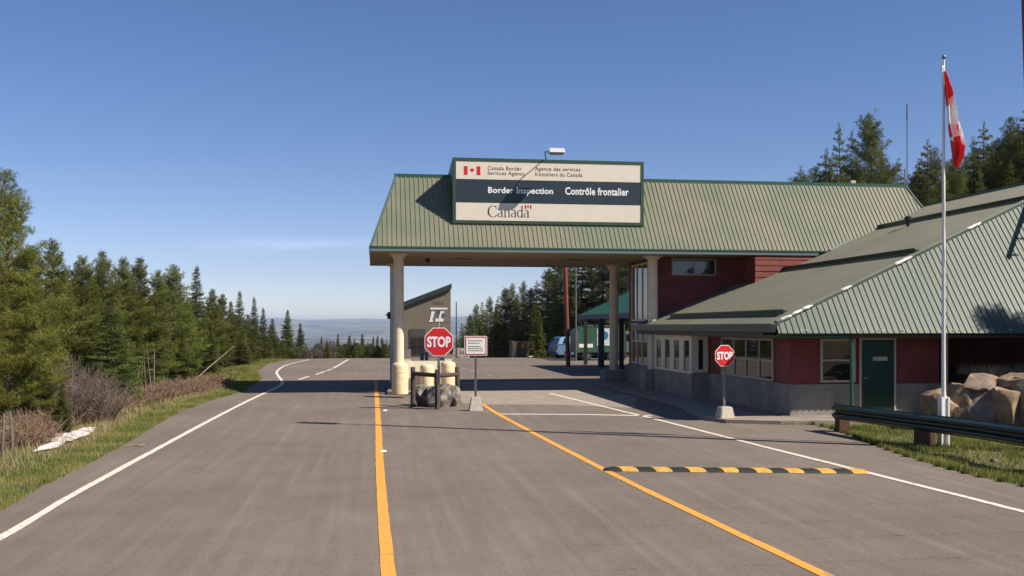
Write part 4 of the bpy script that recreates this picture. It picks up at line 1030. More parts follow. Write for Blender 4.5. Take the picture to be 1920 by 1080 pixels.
for px, yb, wd, m_n in ((1098, 54.8, .19, 'black'), (1127, 51.0, .30, 'bluepost'), (1165, 46.0, .22, 'darkwood'), (1112, 55.5, .12, 'darkwood')):  # first post black: the roof's shade is put into its colour
    X = 12.55 if px != 1112 else 17.5
    yy = AX(px, 12.55).y if px != 1112 else 55.4
    mb = MB(); mb.box(X - wd / 2, X + wd / 2, yy - wd / 2, yy + wd / 2, 0, ez - .2); obj('post', mb, M[m_n], PV)

# ================================================================ vehicles beyond
def wheel(parent, x, y, r, wd):
    mb = MB(); prof = [(r * .6, -wd / 2), (r * .92, -wd / 2), (r, -wd / 2 + .03), (r, wd / 2 - .03), (r * .92, wd / 2), (r * .6, wd / 2)]
    n = 24; vs = []; fs = []
    for (a, b) in prof:
        for j in range(n): q = 2 * math.pi * j / n; vs.append((x + a * math.cos(q), y + b, r + a * math.sin(q)))
    for i in range(len(prof) - 1):
        for j in range(n): fs.append((i * n + j, i * n + (j + 1) % n, (i + 1) * n + (j + 1) % n, (i + 1) * n + j))
    mb.add(vs, fs); o = autosmooth(obj('wheel', mb, M['tyre'], parent, local=True))
    mb = MB(); n = 16; vs = [];
    for yy in (-wd / 2 + .02, wd / 2 - .02):
        for j in range(n): q = 2 * math.pi * j / n; vs.append((x + r * .61 * math.cos(q), y + yy, r + r * .61 * math.sin(q)))
    mb.add(vs, [tuple(range(n)), tuple(range(n, 2 * n))[::-1]] + [(j, (j + 1) % n, n + (j + 1) % n, n + j) for j in range(n)]); obj('rim', mb, M['rim'], o, local=True)
p = D(1088, 71.6); SV = thing('parked_car', 'silver blue station wagon parked beside the green truck, seen from its rear quarter', 'car', (p.x, p.y, .012), R(12))
hw = .88
def body(mb, prof, hw, top_in=.0, mi=0, zc=.95, zt=1.6):
    n = len(prof); vs = []
    for s_ in (-1, 1):
        for x, z in prof:
            k = max(0, (z - zc) / (zt - zc)); vs.append((x, s_ * (hw - top_in * k), z))
    mb.add(vs, [tuple(range(n)), tuple(range(n, 2 * n))[::-1]] + [(i, n + i, n + (i + 1) % n, (i + 1) % n) for i in range(n)], mi)
lowp = [(-2.15, .35), (-2.2, .55), (-2.18, .95), (2.0, .98), (2.12, .8), (2.15, .4), (1.9, .25), (-2.0, .25)]
lowp = [(-2.15, .3), (-2.22, .6), (-2.15, 1.0), (.9, 1.02), (1.9, .9), (2.15, .72), (2.18, .35), (1.7, .26), (-1.9, .24)]
mb = MB(); body(mb, lowp, hw, .03, 0, .5, 1.02); bm = bmesh.new(); me = bpy.data.meshes.new('t'); me.from_pydata(mb.v, [], mb.f); bm.from_mesh(me)
bmesh.ops.recalc_face_normals(bm, faces=bm.faces[:]); bmesh.ops.bevel(bm, geom=bm.edges[:], offset=.06, segments=3, affect='EDGES'); bd = autosmooth(obj('body', MB().bm(bm), M['suv'], SV, local=True))
cabp = [(-2.1, 1.0), (-1.85, 1.48), (-1.6, 1.55), (.1, 1.56), (.35, 1.5), (1.05, 1.02)]
mb = MB(); body(mb, cabp, hw - .03, .16, 0, 1.0, 1.56); bm = bmesh.new(); me2 = bpy.data.meshes.new('t'); me2.from_pydata(mb.v, [], mb.f); bm.from_mesh(me2)
bmesh.ops.recalc_face_normals(bm, faces=bm.faces[:]); bmesh.ops.bevel(bm, geom=bm.edges[:], offset=.035, segments=2, affect='EDGES'); autosmooth(obj('cabin', MB().bm(bm), M['suv'], SV, local=True))
def sidewin(x0, x1, x2, x3, zb=1.06, zt=1.46):
    for s_ in (-1, 1):
        mb = MB(); yb, yt = hw - .03 - .16 * (zb - 1) / .56 + .006, hw - .03 - .16 * (zt - 1) / .56 + .006
        v = [(x0, s_ * yb, zb), (x1, s_ * yb, zb), (x2, s_ * yt, zt), (x3, s_ * yt, zt)]
        mb.add(v + [(a, b - s_ * .03, c_) for a, b, c_ in v], [(0, 1, 2, 3), (7, 6, 5, 4), (0, 4, 5, 1), (1, 5, 6, 2), (2, 6, 7, 3), (3, 7, 4, 0)]); obj('side_window', mb, M['glass'], SV, local=True)
sidewin(-1.75, -1.25, -1.2, -1.55); sidewin(-1.15, -.3, -.3, -1.1); sidewin(-.2, .7, .15, -.2)
mb = MB(); v = [(-2.06, -.62, 1.08), (-2.06, .62, 1.08), (-1.89, .56, 1.42), (-1.89, -.56, 1.42)]
mb.add([(a - .02, b, c_) for a, b, c_ in v] + [(a + .03, b, c_) for a, b, c_ in v], [(0, 1, 2, 3), (7, 6, 5, 4), (0, 4, 5, 1), (1, 5, 6, 2), (2, 6, 7, 3), (3, 7, 4, 0)]); obj('rear_window', mb, M['glass'], SV, local=True)
for s_ in (-1, 1):
    mb = MB(); mb.bbox(-2.23, -2.12, s_ * .76 - .11, s_ * .76 + .11, .82, 1.0, .02); obj('tail_light', mb, M['tail'], SV, local=True)
mb = MB(); mb.bbox(-2.27, -2.08, -.86, .86, .36, .56, .04); obj('bumper', mb, M['suvlow'], SV, local=True)
for x in (-1.35, 1.35):
    for y in (-.78, .78): wheel(SV, x, y, .33, .2)
# green box truck
p = G(1128, 675.5); TK = thing('box_truck', 'green box truck with white panel parked behind the pavilion posts', 'truck', (p.x, p.y, .012), R(4))
mb = MB(); prof = [(-1.95, .55), (-1.95, 1.95), (-1.45, 2.32), (1.35, 2.32), (1.35, .55)]
mb.prism(prof, 'y', -.95, .95); bx_ = obj('cargo_box', mb, M['truckgreen'], TK, local=True)
mb = MB(); mb.tube([(-1.95, -.96, .55), (-1.95, -.96, 1.95), (-1.45, -.96, 2.32), (1.35, -.96, 2.32)], .03, 6); obj('edge_trim', mb, M['fascia_l'], bx_, local=True)
mb = MB(); mb.box(-.62, .68, -.975, -.952, 1.0, 2.15); pn = obj('white_panel', mb, M['truckwhite'], bx_, local=True)
mb = MB(); n = 18; mb.prism([(-.05 + .22 * math.cos(R(20 * i)), 1.68 + .28 * math.sin(R(20 * i))) for i in range(18)], 'y', -.99, -.976); obj('teal_patch', mb, M['teal'], pn, local=True)
mb = MB(); mb.box(-1.86, -.9, -.965, -.952, .88, 1.12); mb.box(-1.84, -.92, -.97, -.966, 1.02, 1.03); obj('white_band', mb, M['white'], bx_, local=True)
mb = MB(); mb.bbox(1.38, 1.95, -.88, .88, .5, 1.95, .08); cab = obj('cab', mb, M['bluepost'], TK, local=True)
mb = MB(); mb.box(1.5, 1.8, -.9, -.885, 1.3, 1.75); obj('cab_window', mb, M['glass'], cab, local=True)
mb = MB(); mb.box(-1.8, 1.8, -.6, .6, .38, .545); obj('chassis', mb, M['black'], TK, local=True)
for x in (-1.3, .45, 1.15):
    for y in (-.8, .8): wheel(TK, x, y, .34, .22)
# brown bear-proof bin
p = G(973, 670); DB = thing('waste_bin', 'brown metal waste container with an orange label at the edge of the trees', 'bin', (p.x, p.y, 0), R(5))
mb = MB(); mb.prism([(-.62, 0), (.62, 0), (.62, 1.0), (.35, 1.16), (-.30, 1.16), (-.62, 1.26)], 'y', -.5, .5); bn = obj('body', mb, M['brownbin'], DB, local=True)
mb = MB(); mb.box(-.16, -.10, -.53, -.501, .05, 1.12); mb.box(-.66, .66, -.53, -.501, 0, .06); mb.tube([(-.62, -.52, .3), (-.62, -.52, 1.0)], .03, 6); obj('ribs', mb, M['darksteel'], bn, local=True)
mb = MB(); mb.box(.06, .28, -.52, -.502, .75, 1.0); obj('orange_label', mb, M['orange'], bn, local=True)
mb = MB(); mb.box(.62, 1.3, -.2, .5, 0, .08); obj('slab', mb, M['concbase'], DB, local=True)
# bench in the shade by the column
p = G(1192, 722); BN = thing('bench', 'dark bench in the shade beneath the tall station window', 'bench', (p.x, p.y, .1), R(88))
mb = MB(); mb.box(-.5, .5, -.17, .17, .30, .36); obj('seat', mb, M['darkwood'], BN, local=True)
for s_ in (-1, 1):
    mb = MB(); mb.box(s_ * .4 - .05, s_ * .4 + .05, -.15, .15, 0, .298); obj('leg', mb, M['black'], BN, local=True)

# ================================================================ earth bank and boulders on the right
mb = grid_sheet([13.4 + .3 * i for i in range(30)], [20.6 + .3 * i for i in range(20)], lambda x, y: -.1 + 1.28 * max(0, min(1, (x - 14.0) / 1.4)) * max(0, min(1, (y - 21.3) / .5)) * max(0, min(1, (26.4 - y) / .8)) + .06 * noise.noise(Vector((x * 2, y * 2, 0))))
obj('earth_bank', mb, M['ground'], local=True, kind='structure')
rocks = [((1766, 21.9, .44, .42, .56), 'rocktan', 'tan boulder at the left end of the rock wall, behind the flagpole'),
         ((1806, 21.7, .38, .38, .64), 'rocktan', 'sunlit topped boulder just right of the flagpole'),
         ((1848, 21.5, .42, .40, .58), 'rockbrown', 'grey brown boulder in the middle of the rock wall'),
         ((1893, 21.3, .40, .40, .58), 'rocktan', 'flat topped tan boulder below the stacked slab'),
         ((1938, 21.1, .42, .42, .68), 'rockbrown', 'brown boulder cut by the right edge of the photo'),
         ((1960, 20.8, .40, .36, .5), 'rockbrown', 'brown boulder beyond the right edge')]
for i, ((px, dd, sx, sy, sz), mm, lb) in enumerate(rocks[:5]):
    p = D(px, dd); boulder((p.x, p.y + .1, -.05), (sx, sy, sz), 40 + i, mm, lb, 'boulders of the rock wall', rot=i * .7)
p = D(1905, 21.7); boulder((p.x, p.y, .80), (.55, .40, .26), 61, 'rocktan', 'upper slab resting on the boulders at the right', 'boulders of the rock wall', rot=.2)
p = D(1842, 22.0); boulder((p.x, p.y, .84), (.60, .40, .22), 62, 'rockbrown', 'upper brown slab set in the earth bank', 'boulders of the rock wall', rot=.5)
for px, py, s_, lb in ((1868, 797, .14, 'small pale stone on the ground below the boulders'), (1863, 866, .07, 'small white stone in the shaded grass near the road')):
    p = G(px, py); boulder((p.x, p.y, -.02), (s_, s_ * .8, s_ * .6), int(px), 'rockgrey', lb, 'loose stones on the lawn', name='stone')
p = D(862, 74); boulder((p.x, p.y, -.5), (1.0, 1.0, .75), 77, 'rockgrey', 'pile of pale rock right of the tan building', None)

# ================================================================ trees
def arr_mesh(name, V, F, mats, mi=None):
    me = bpy.data.meshes.new(name); V = np.asarray(V, dtype=np.float32); F = np.asarray(F, dtype=np.int32); k = F.shape[1]
    me.vertices.add(len(V)); me.vertices.foreach_set('co', V.ravel()); me.loops.add(F.size); me.loops.foreach_set('vertex_index', F.ravel())
    me.polygons.add(len(F)); me.polygons.foreach_set('loop_start', np.arange(0, F.size, k, dtype=np.int32))
    for m in mats: me.materials.append(m)
    me.update(); me.validate(); return me
def needles(rng, C, Dr, Ln, K, wd, spread):
    """K slender leaf faces about each tuft centre C pointing round Dr"""
    n = len(C); d = Dr[:, None, :] * (1 - spread) + rng.normal(size=(n, K, 3)) * spread; d /= np.linalg.norm(d, axis=2, keepdims=True) + 1e-9
    base = C[:, None, :] + rng.normal(size=(n, K, 3)) * (Ln[:, None, None] * .22)
    l = Ln[:, None, None] * rng.uniform(.6, 1.15, (n, K, 1)); s = np.cross(d, rng.normal(size=(n, K, 3))); s /= np.linalg.norm(s, axis=2, keepdims=True) + 1e-9
    w_ = l * wd; p0 = base; p1 = base + d * l * .5 + s * w_; p2 = base + d * l; p3 = base + d * l * .5 - s * w_
    V = np.stack([p0, p1, p2, p3], axis=2).reshape(-1, 3); F = np.arange(len(V)).reshape(-1, 4); return V, F
def tree_meshes(seed, H, R0, kind, leaf, lod=1.0, base=.12, K=9, dens=1.0, bark='bark'):
    rng = np.random.default_rng(seed); rnd = random.Random(seed)
    tb = MB(); n = 9; pts = []; x = y = 0
    for i in range(n + 1):
        t = i / n; pts.append((x, y, H * t * .985)); x += rnd.uniform(-.012, .012) * H * .5; y += rnd.uniform(-.012, .012) * H * .5
    r0 = .014 * H + .02; rad = [r0 * (1 - t / (n + .35)) for t in range(n + 1)]; rad[0] *= 1.25
    pts[0] = (pts[0][0], pts[0][1], -.35)
    tb.tube(pts, rad, 8)
    def tp(z): 
        f = max(0, min(n - 1e-6, z / (H * .985) * n)); i = int(f); a, b = pts[i], pts[i + 1]; k = f - i; return np.array([a[0] + (b[0] - a[0]) * k, a[1] + (b[1] - a[1]) * k, z])
    C = []; Dr = []; Ln = []
    z = H * base; phi = rnd.uniform(0, 6); wh = (.031 if kind == 'pine' else .021) * H / dens
    sprd = [(rnd.uniform(0, 6.28), rnd.uniform(.05, .8), rnd.uniform(.6, 1.35)) for _ in range(12)]
    while z < H * .975:
        u_ = max(0., (z / H - base) / (1 - base)); nbw = rnd.randint(4, 6) if kind == 'pine' else rnd.randint(5, 7)
        if u_ > .85: nbw = 4
        wf = rnd.uniform(.78, 1.15)
        for b_i in range(nbw):
            phi += 6.283 / nbw + rnd.uniform(-.35, .35); zz = z + rnd.uniform(-.4, .4) * wh
            if kind == 'spruce': Lb = R0 * ((1 - u_) ** .9) * rnd.uniform(.7, 1.12) * wf + .03 * R0
            else: Lb = R0 * min(1, .6 + 1.6 * u_) * ((1 - u_) ** .8) * 1.08 * rnd.uniform(.55, 1.12) * wf + .035 * R0
            if rnd.random() < (.10 if kind == 'spruce' else .15): Lb *= .45
            for a_, zc_, g_ in sprd:
                dd = abs((phi - a_ + math.pi) % (2 * math.pi) - math.pi)
                if dd < .6 and abs(zc_ - u_) < .09: Lb *= g_
            el = (.55 * u_ - .25 if kind == 'spruce' else .10 + .75 * u_ * u_) + rnd.uniform(-.14, .14)
            o = tp(min(zz, H * .98))
            dv = np.array([math.cos(phi) * math.cos(el), math.sin(phi) * math.cos(el), math.sin(el)])
            side = np.cross(dv, [0, 0, 1.]); side /= np.linalg.norm(side) + 1e-9; bp_ = []
            tl = (.135 if kind == 'spruce' else .16) * lod * (.55 + .45 * (1 - u_))
            if kind == 'spruce':
                ns = max(2, int(Lb / .12 / lod))
                for j in range(ns + 1):
                    q = j / ns; P = o + dv * Lb * q + np.array([0, 0, (-.16 * q * q + .12 * q ** 4) * Lb]) + rng.normal(size=3) * .01; bp_.append(P)
                    if q < .15: continue
                    wspan = Lb * .36 * (1 - q * .7) + .02; m = 2 if Lb > .3 else 1
                    for s_ in range(-m, m + 1):
                        k = s_ / m; C.append(P + side * k * wspan + dv * (abs(k) * .3 * wspan) + np.array([0, 0, -.10 * abs(k) * wspan + rnd.uniform(-.03, .03)]))
                        dr = dv * .75 + side * k * .7 + np.array([0, 0, .05]); Dr.append(dr / np.linalg.norm(dr)); Ln.append(tl * rnd.uniform(.8, 1.2))
            else:
                ns = max(2, int(Lb / .105 / lod))
                for j in range(ns + 1):
                    q = j / ns; P = o + dv * Lb * q + np.array([0, 0, .16 * q * q * Lb]) + rng.normal(size=3) * .015; bp_.append(P)
                    if q < (.2 if u_ > .6 else .34): continue
                    wspan = Lb * .34 * (1 - q * .62) + .03; m = 2 if Lb > .35 else 1
                    for s_ in range(-m, m + 1):
                        k = s_ / m; k += rnd.uniform(-.15, .15)
                        C.append(P + side * k * wspan + dv * (abs(k) * .25 * wspan) + np.array([0, 0, rnd.uniform(-.04, .10) + .14 * abs(k) * wspan]))
                        dr = dv * .55 + side * k * .6 + np.array([0, 0, .65]); Dr.append(dr / np.linalg.norm(dr)); Ln.append(tl * rnd.uniform(.8, 1.25))
            if Lb > .25: tb.tube([bp_[0], bp_[len(bp_) // 2], bp_[-1]], [r0 * .14 + .004, .009, .003], 3, cap=False)
        z += wh * rnd.uniform(.8, 1.3) * (1 if u_ < .8 else .75)
    for j in range(6): C.append(tp(H * (.94 + .010 * j)) + rng.normal(size=3) * .01); Dr.append(np.array([0, 0, 1.])); Ln.append(.13 * lod)
    C, Dr, Ln = map(np.array, (C, Dr, Ln))
    V, F = needles(rng, C, Dr, Ln, K, .12 if kind == 'spruce' else (.06 if lod < .8 else .08), .55 if kind == 'spruce' else .62)
    crown = arr_mesh('crown', V, F, [M[leaf]])
    tm = bpy.data.meshes.new('trunk'); tm.from_pydata([tuple(v) for v in tb.v], [], tb.f); tm.materials.append(M[bark])
    for p_ in tm.polygons: p_.use_smooth = True
    return tm, crown, H
PR = {  # one of each kind; repeats are copies
    'pineA': tree_meshes(1, 7, 2.0, 'pine', 'pineleaf', .9, .12, 12, 1.25),
    'pineB': tree_meshes(2, 7, 1.7, 'pine', 'pineleaf', .9, .10, 12, 1.25),
    'pineC': tree_meshes(3, 7, 1.85, 'pine', 'pineleaf', .95, .14, 12, 1.3),
    'pineY': tree_meshes(4, 6, 1.4, 'pine', 'pineyellow', .62, .20, 22, 1.35, 'paletrunk'),
    'pineY2': tree_meshes(14, 6, 1.5, 'pine', 'pineyellow', .65, .10, 20, 1.25),
    'spA': tree_meshes(5, 6, 1.6, 'spruce', 'spruceleaf', .95, .04, 9),
    'spB': tree_meshes(6, 6, 1.25, 'spruce', 'spruceleaf', 1, .05, 9),
    'spC': tree_meshes(7, 7, 1.05, 'spruce', 'spruceleaf', 1.1, .06, 8),
    'farP': tree_meshes(8, 10, 2.3, 'pine', 'farleaf', 1.1, .12, 10, 1.45),
    'farP2': tree_meshes(9, 10, 2.0, 'pine', 'farleaf', 1.1, .15, 10, 1.4),
    'farP3': tree_meshes(10, 10, 2.1, 'pine', 'pineleaf', 1.1, .12, 10, 1.4),
    'farS': tree_meshes(11, 9, 1.15, 'spruce', 'farleaf', 1.6, .05, 8),
    'firA': tree_meshes(15, 10, 2.15, 'spruce', 'farleaf', 1.15, .07, 10, .72),
    'firB': tree_meshes(16, 10, 1.8, 'spruce', 'pineleaf', 1.15, .10, 10, .68),
    'farS2': tree_meshes(12, 9, .9, 'spruce', 'farleaf', 1.6, .05, 8, .9),
}
KN = {'pineA': 'pine', 'pineB': 'pine', 'pineC': 'pine', 'pineY': 'pine', 'pineY2': 'pine', 'farP': 'pine', 'farP2': 'pine', 'farP3': 'pine'}
TREES = []
random.seed(21)
def tree(kind, x, y, H, grp, wide=1.0, note=None):
    tm, cm, h0 = PR[kind]; s = H / h0; sp_ = KN.get(kind, 'spruce')
    z = far_z(x, y) if y > 60 or x < -6 or x > 20 else 0
    T = thing(sp_ + '_tree', '', 'tree', (x, y, z), random.uniform(0, 6.28), None)
    T.scale = (s * wide, s * wide, s)
    for nm, me in (('trunk', tm), ('crown', cm)):
        o = bpy.data.objects.new(nm, me); COL.objects.link(o); o.parent = T
    TREES.append((grp, pxof((x, y)), T, sp_, H, note)); return T
def tree_px(kind, px, ytop, d, grp, wide=1.0, note=None):
    p = D(px, d); z = far_z(p.x, p.y) if p.y > 60 or p.x < -6 or p.x > 20 else 0
    return tree(kind, p.x, p.y, (zat(ytop, d) - z) * 1.01, grp, wide, note)
# left verge (photo x of the tip, photo y of the tip, distance)
Lf = [('pineY', 10, 322, 20.5, 1.0), ('pineY2', -75, 400, 19, 1.2), ('pineY2', 70, 560, 22, 1.1), ('pineA', 62, 470, 27, 1.0), ('pineC', 98, 455, 29, .95), ('pineA', 155, 482, 32, 1), ('spA', 208, 560, 28.5, 1.25),
      ('pineB', 196, 474, 34, .95), ('pineC', 232, 488, 37, 1), ('pineY2', 130, 590, 29, 1.0), ('pineB', 258, 486, 38, 1.05), ('pineA', 296, 508, 41, .9), ('pineA', 326, 498, 44, 1.05), ('spA', 285, 590, 38, 1.1), ('spC', 372, 500, 52, 1.1), ('pineB', 352, 560, 46, 1.0),
      ('spA', 340, 610, 43, 1.1), ('pineC', 398, 545, 55, 1.0), ('pineB', 415, 553, 58, 1.1), ('spB', 395, 615, 50, 1.2), ('spB', 432, 566, 62, 1.0), ('spC', 448, 546, 64, 1.05), ('spB', 466, 590, 66, 1.3), ('spC', 474, 558, 68, 1.0), ('spC', 491, 578, 71, 1.1),
      ('spB', 512, 598, 74, 1.15), ('spB', 503, 625, 72, 1.2), ('spB', 540, 582, 79, 1.0), ('spB', 530, 632, 78, 1.2), ('spB', 562, 606, 83, 1.0), ('spB', 575, 645, 86, 1.1), ('pineB', -20, 470, 27, 1.1), ('pineC', 30, 490, 31, 1.1), ('pineA', 120, 520, 37, 1.1), ('pineB', 170, 520, 42, 1.2), ('pineC', 225, 545, 45, 1.2), ('pineB', 300, 545, 52, 1.3), ('pineC', 350, 575, 62, 1.3), ('spB', 420, 610, 70, 1.4), ('spB', 455, 620, 60, 1.3), ('pineB', 8, 560, 24, 1.0), ('spA', 180, 620, 33, 1.1), ('spA', 240, 625, 34, 1.0)]
for k, px, yt, d, wd in Lf: tree_px(k, px, yt, d, 'L', wd)
for px, yt, d in ((120, 500, 40), (145, 515, 36), (180, 505, 44), (215, 500, 46), (248, 515, 43), (275, 520, 48), (312, 525, 50), (340, 530, 54), (362, 548, 55), (385, 560, 60), (405, 575, 63), (438, 590, 67), (458, 600, 71), (482, 612, 74), (498, 628, 77), (522, 632, 80), (265, 560, 40), (315, 580, 46), (365, 600, 52), (85, 540, 33), (40, 540, 29)):
    tree_px(random.choice(['pineA', 'pineB', 'pineC', 'firB', 'firA']) if px < 440 else 'spB', px, yt, d, 'L', random.uniform(1.1, 1.35))
# beyond the crest of the lot
random.seed(5)
Cr = [(590, 650), (603, 632), (612, 640), (626, 640), (633, 628), (645, 646), (655, 630), (663, 637), (673, 644), (680, 628), (689, 642), (699, 633), (708, 630), (716, 632), (726, 640), (738, 633), (765, 640), (800, 645), (835, 640), (857, 640), (868, 625)]
for px, yt in Cr: tree_px(random.choice(['farS', 'farS2', 'farS']), px, yt + random.uniform(-1, 1), random.uniform(88, 112), 'C', random.uniform(1.1, 1.7))
for px in (578, 586, 592, 600, 606, 614, 624, 636, 646, 664, 690, 708, 597, 620, 631, 640, 650, 659, 668, 677, 685, 694, 703, 713, 722, 731, 745, 755): tree_px(random.choice(['farP', 'farS', 'farP2']), px, random.uniform(640, 652), random.uniform(82, 98), 'C', random.uniform(2.0, 3.0))
# right of the lot, seen under the canopy
Md = [('farS', 866, 606, 100), ('farP', 880, 590, 96), ('farP3', 893, 572, 93), ('farS', 905, 566, 90), ('farP2', 918, 556, 88), ('farS', 930, 575, 84), ('farP3', 935, 558, 88), ('farP', 948, 540, 86), ('farP3', 958, 533, 85), ('farS', 968, 550, 80), ('farP2', 980, 527, 84), ('farP', 993, 540, 79), ('farP3', 1005, 527, 84),
      ('farS', 1012, 585, 73), ('farP', 1026, 503, 82), ('farP2', 1040, 490, 80), ('farP', 1052, 470, 78), ('farP3', 1072, 455, 80), ('farP', 1092, 460, 76), ('farP2', 1112, 450, 78), ('farP', 1130, 460, 75), ('farP3', 1150, 440, 76), ('farP', 1172, 450, 74), ('farP2', 1195, 440, 74), ('farS', 1000, 560, 76), ('farP3', 1045, 560, 76), ('farP', 1080, 540, 75), ('farP2', 1140, 540, 73), ('farS', 900, 610, 90), ('farS', 945, 605, 82)]
for i_, (k, px, yt, d) in enumerate(Md): tree_px(k if i_ % 3 else ('firA', 'firB')[i_ % 2], px, yt, d, 'M', random.uniform(1, 1.3))
# on the slope behind the station
Rt = [('farP', 1492, 315, 52), ('farP2', 1511, 325, 50), ('farP3', 1541, 284, 52), ('farP', 1575, 237, 53), ('farP2', 1600, 250, 55), ('farP', 1633, 211, 50), ('farP2', 1660, 288, 50), ('farP3', 1686, 300, 53), ('farP', 1730, 265, 50), ('farP2', 1757, 275, 52), ('farP3', 1790, 290, 48), ('farP', 1822, 260, 50), ('farP2', 1854, 233, 52), ('farP3', 1888, 225, 50), ('farP', 1922, 198, 49), ('farP', 1555, 320, 48), ('farP2', 1618, 330, 47), ('farP3', 1700, 345, 46), ('farP', 1745, 345, 46), ('farP2', 1840, 320, 46), ('farP3', 1900, 300, 45), ('farP', 1960, 190, 47), ('farP3', 1775, 330, 44)]
for i_, (k, px, yt, d) in enumerate(Rt): tree_px(k if i_ % 4 == 1 else ('firA', 'firB')[i_ % 2], px, yt, d, 'R', random.uniform(.8, 1.05))
for px, yt, d in ((1500, 335, 55), (1526, 318, 56), (1548, 330, 50), (1562, 300, 57), (1588, 315, 54), (1610, 300, 58), (1645, 280, 56), (1668, 310, 54), (1712, 320, 55), (1720, 300, 57), (1742, 310, 54), (1768, 318, 55), (1782, 300, 57), (1806, 295, 54), (1832, 285, 56), (1848, 300, 50), (1870, 262, 55), (1880, 290, 49), (1902, 240, 54), (1912, 262, 48), (1936, 230, 50), (1945, 260, 46), (1795, 320, 47)):
    tree_px(random.choice(['firA', 'firB', 'farP', 'farP3']), px, yt, d, 'R', random.uniform(1.0, 1.25))
# trees just outside the view on the sun side; their shade falls on the wing roof and the bank
for (x, y, H) in ((19.6, 20.0, 8.3), (20.5, 19.8, 7.6), (18.9, 20.2, 7.3), (22.6, 18.6, 8.4), (24.5, 18.2, 9.2), (26.3, 17.6, 9.4), (21.6, 15.6, 8.8), (23.5, 15.0, 10), (20.3, 12.6, 8.4), (16.1, 18.5, 3.6), (16.9, 17.7, 4.6), (17.9, 17.7, 5.2), (18.8, 17.1, 5.6), (16.9, 19.2, 4.0), (17.9, 18.8, 5.0), (15.9, 17.0, 3.2), (17.6, 15.2, 5.6), (19.0, 14.6, 6.2)):
    tree(random.choice(['farP', 'farS', 'farP3']) if H > 7 else 'spA', x, y, H, 'S', 1.05 if H > 7 else 1.5)
ORD = ['first', 'second', 'third', 'fourth', 'fifth', 'sixth', 'seventh', 'eighth', 'ninth', 'tenth', 'eleventh', 'twelfth', 'thirteenth', 'fourteenth', 'fifteenth', 'sixteenth', 'seventeenth', 'eighteenth', 'nineteenth', 'twentieth']
for tens, tenth in (('twenty', 'thirtieth'), ('thirty', 'fortieth'), ('forty', 'fiftieth'), ('fifty', 'sixtieth'), ('sixty', 'seventieth'), ('seventy', 'eightieth')): ORD += [tens + '-' + o for o in ORD[:9]] + [tenth]
WH = {'L': ('along the left verge', 'conifers along the left verge'), 'C': ('in the low row beyond the road crest', 'conifers beyond the crest'),
      'M': ('in the wood seen under the canopy', 'conifers seen under the canopy'), 'R': ('on the slope behind the station roof', 'conifers behind the station'), 'S': ('beyond the right edge of the view', 'conifers right of the view')}
for gkey, (where, grp) in WH.items():
    tt = sorted([t for t in TREES if t[0] == gkey], key=lambda t: t[1])
    for i, (_, px, T, sp_, H, note) in enumerate(tt):
        tone = 'dark' if sp_ == 'spruce' else 'bushy olive green'
        T['label'] = '%s %s, %s from left %s' % (tone, sp_, ORD[i], where); T['group'] = grp

# ---- bare trunks among the left trees, leaning dead trunk, stump
def trunk(px, pyb, pyt, d, r, lean, m, label, name='dead_sapling'):
    p = D(px, d); z = far_z(p.x, p.y); zt = zat(pyt, d)
    mb = MB(); mb.tube([(p.x, p.y, z - .2), (p.x + lean * .4, p.y, (z + zt) / 2), (p.x + lean, p.y, zt)], [r, r * .8, r * .55], 8)
    for i in range(5):
        t = .3 + .14 * i; q = Vector((p.x + lean * t, p.y, z + (zt - z) * t)); a = i * 2.1; mb.tube([q, q + Vector((math.cos(a) * .25, math.sin(a) * .25, .04))], [.012, .004], 4)
    autosmooth(obj(name, mb, M[m], label=label, category='dead tree'))
trunk(4, 860, 775, 17.6, .032, .03, 'paletrunk', 'pale bare trunk at the very left edge, below the yellow green pine')
trunk(24, 855, 770, 18.2, .034, -.05, 'paletrunk', 'pale bare trunk second from the left edge, below the yellow green pine')
trunk(288, 720, 655, 31, .03, .02, 'paletrunk', 'thin pale trunk beside the grey snag at the left trees')
p0, p1 = D(352, 40, .2), D(438, 44, 0); p0.z = -.1; p1.z = zat(650, 44)
mb = MB(); mb.tube([p0, p0.lerp(p1, .5) + Vector((0, 0, .03)), p1], [.03, .025, .012], 8)
obj('leaning_dead_trunk', mb, M['greytwig'], label='grey dead trunk leaning up to the right among the left trees', category='dead tree')
p = D(268, 30.5); z = far_z(p.x, p.y); mb = MB(); random.seed(2)
for i in range(6): a = random.uniform(-.3, .3); mb.tube([(p.x + a, p.y, z - .1), (p.x + a * .35, p.y + random.uniform(-.1, .1), zat(650 + random.uniform(0, 24), 30.5))], [.022, .006], 6)
obj('grey_snag', mb, M['greytwig'], label='weathered grey snag standing behind the red brush', category='dead tree')

# ---- bare shrubs
def bare_shrub(mb, c, h, r, n, seed, up=.75, th=.006):
    rnd = random.Random(seed)
    for i in range(n):
        a = rnd.uniform(0, 6.28); rr = r * math.sqrt(rnd.random()); b = Vector((c[0] + rr * .45 * math.cos(a), c[1] + rr * .45 * math.sin(a), c[2] - .05))
        hh = h * rnd.uniform(.45, 1.05) * (1 - .35 * (rr / r) ** 2); e = Vector((c[0] + rr * 1.1 * math.cos(a) + rnd.gauss(0, .06), c[1] + rr * 1.1 * math.sin(a) + rnd.gauss(0, .06), c[2] + hh))
        m = b.lerp(e, .55) + Vector((rnd.gauss(0, .05), rnd.gauss(0, .05), .06 * hh)); mb.tube([b, m, e], [th * 1.6, th, th * .5], 3, cap=False)
        for k in range(3):
            s_ = b.lerp(e, rnd.uniform(.35, .9)); mb.tube([s_, s_ + Vector((rnd.gauss(0, .16), rnd.gauss(0, .16), rnd.uniform(.05, .3))) * (h / 1.3)], [th * .8, th * .4], 3, cap=False)
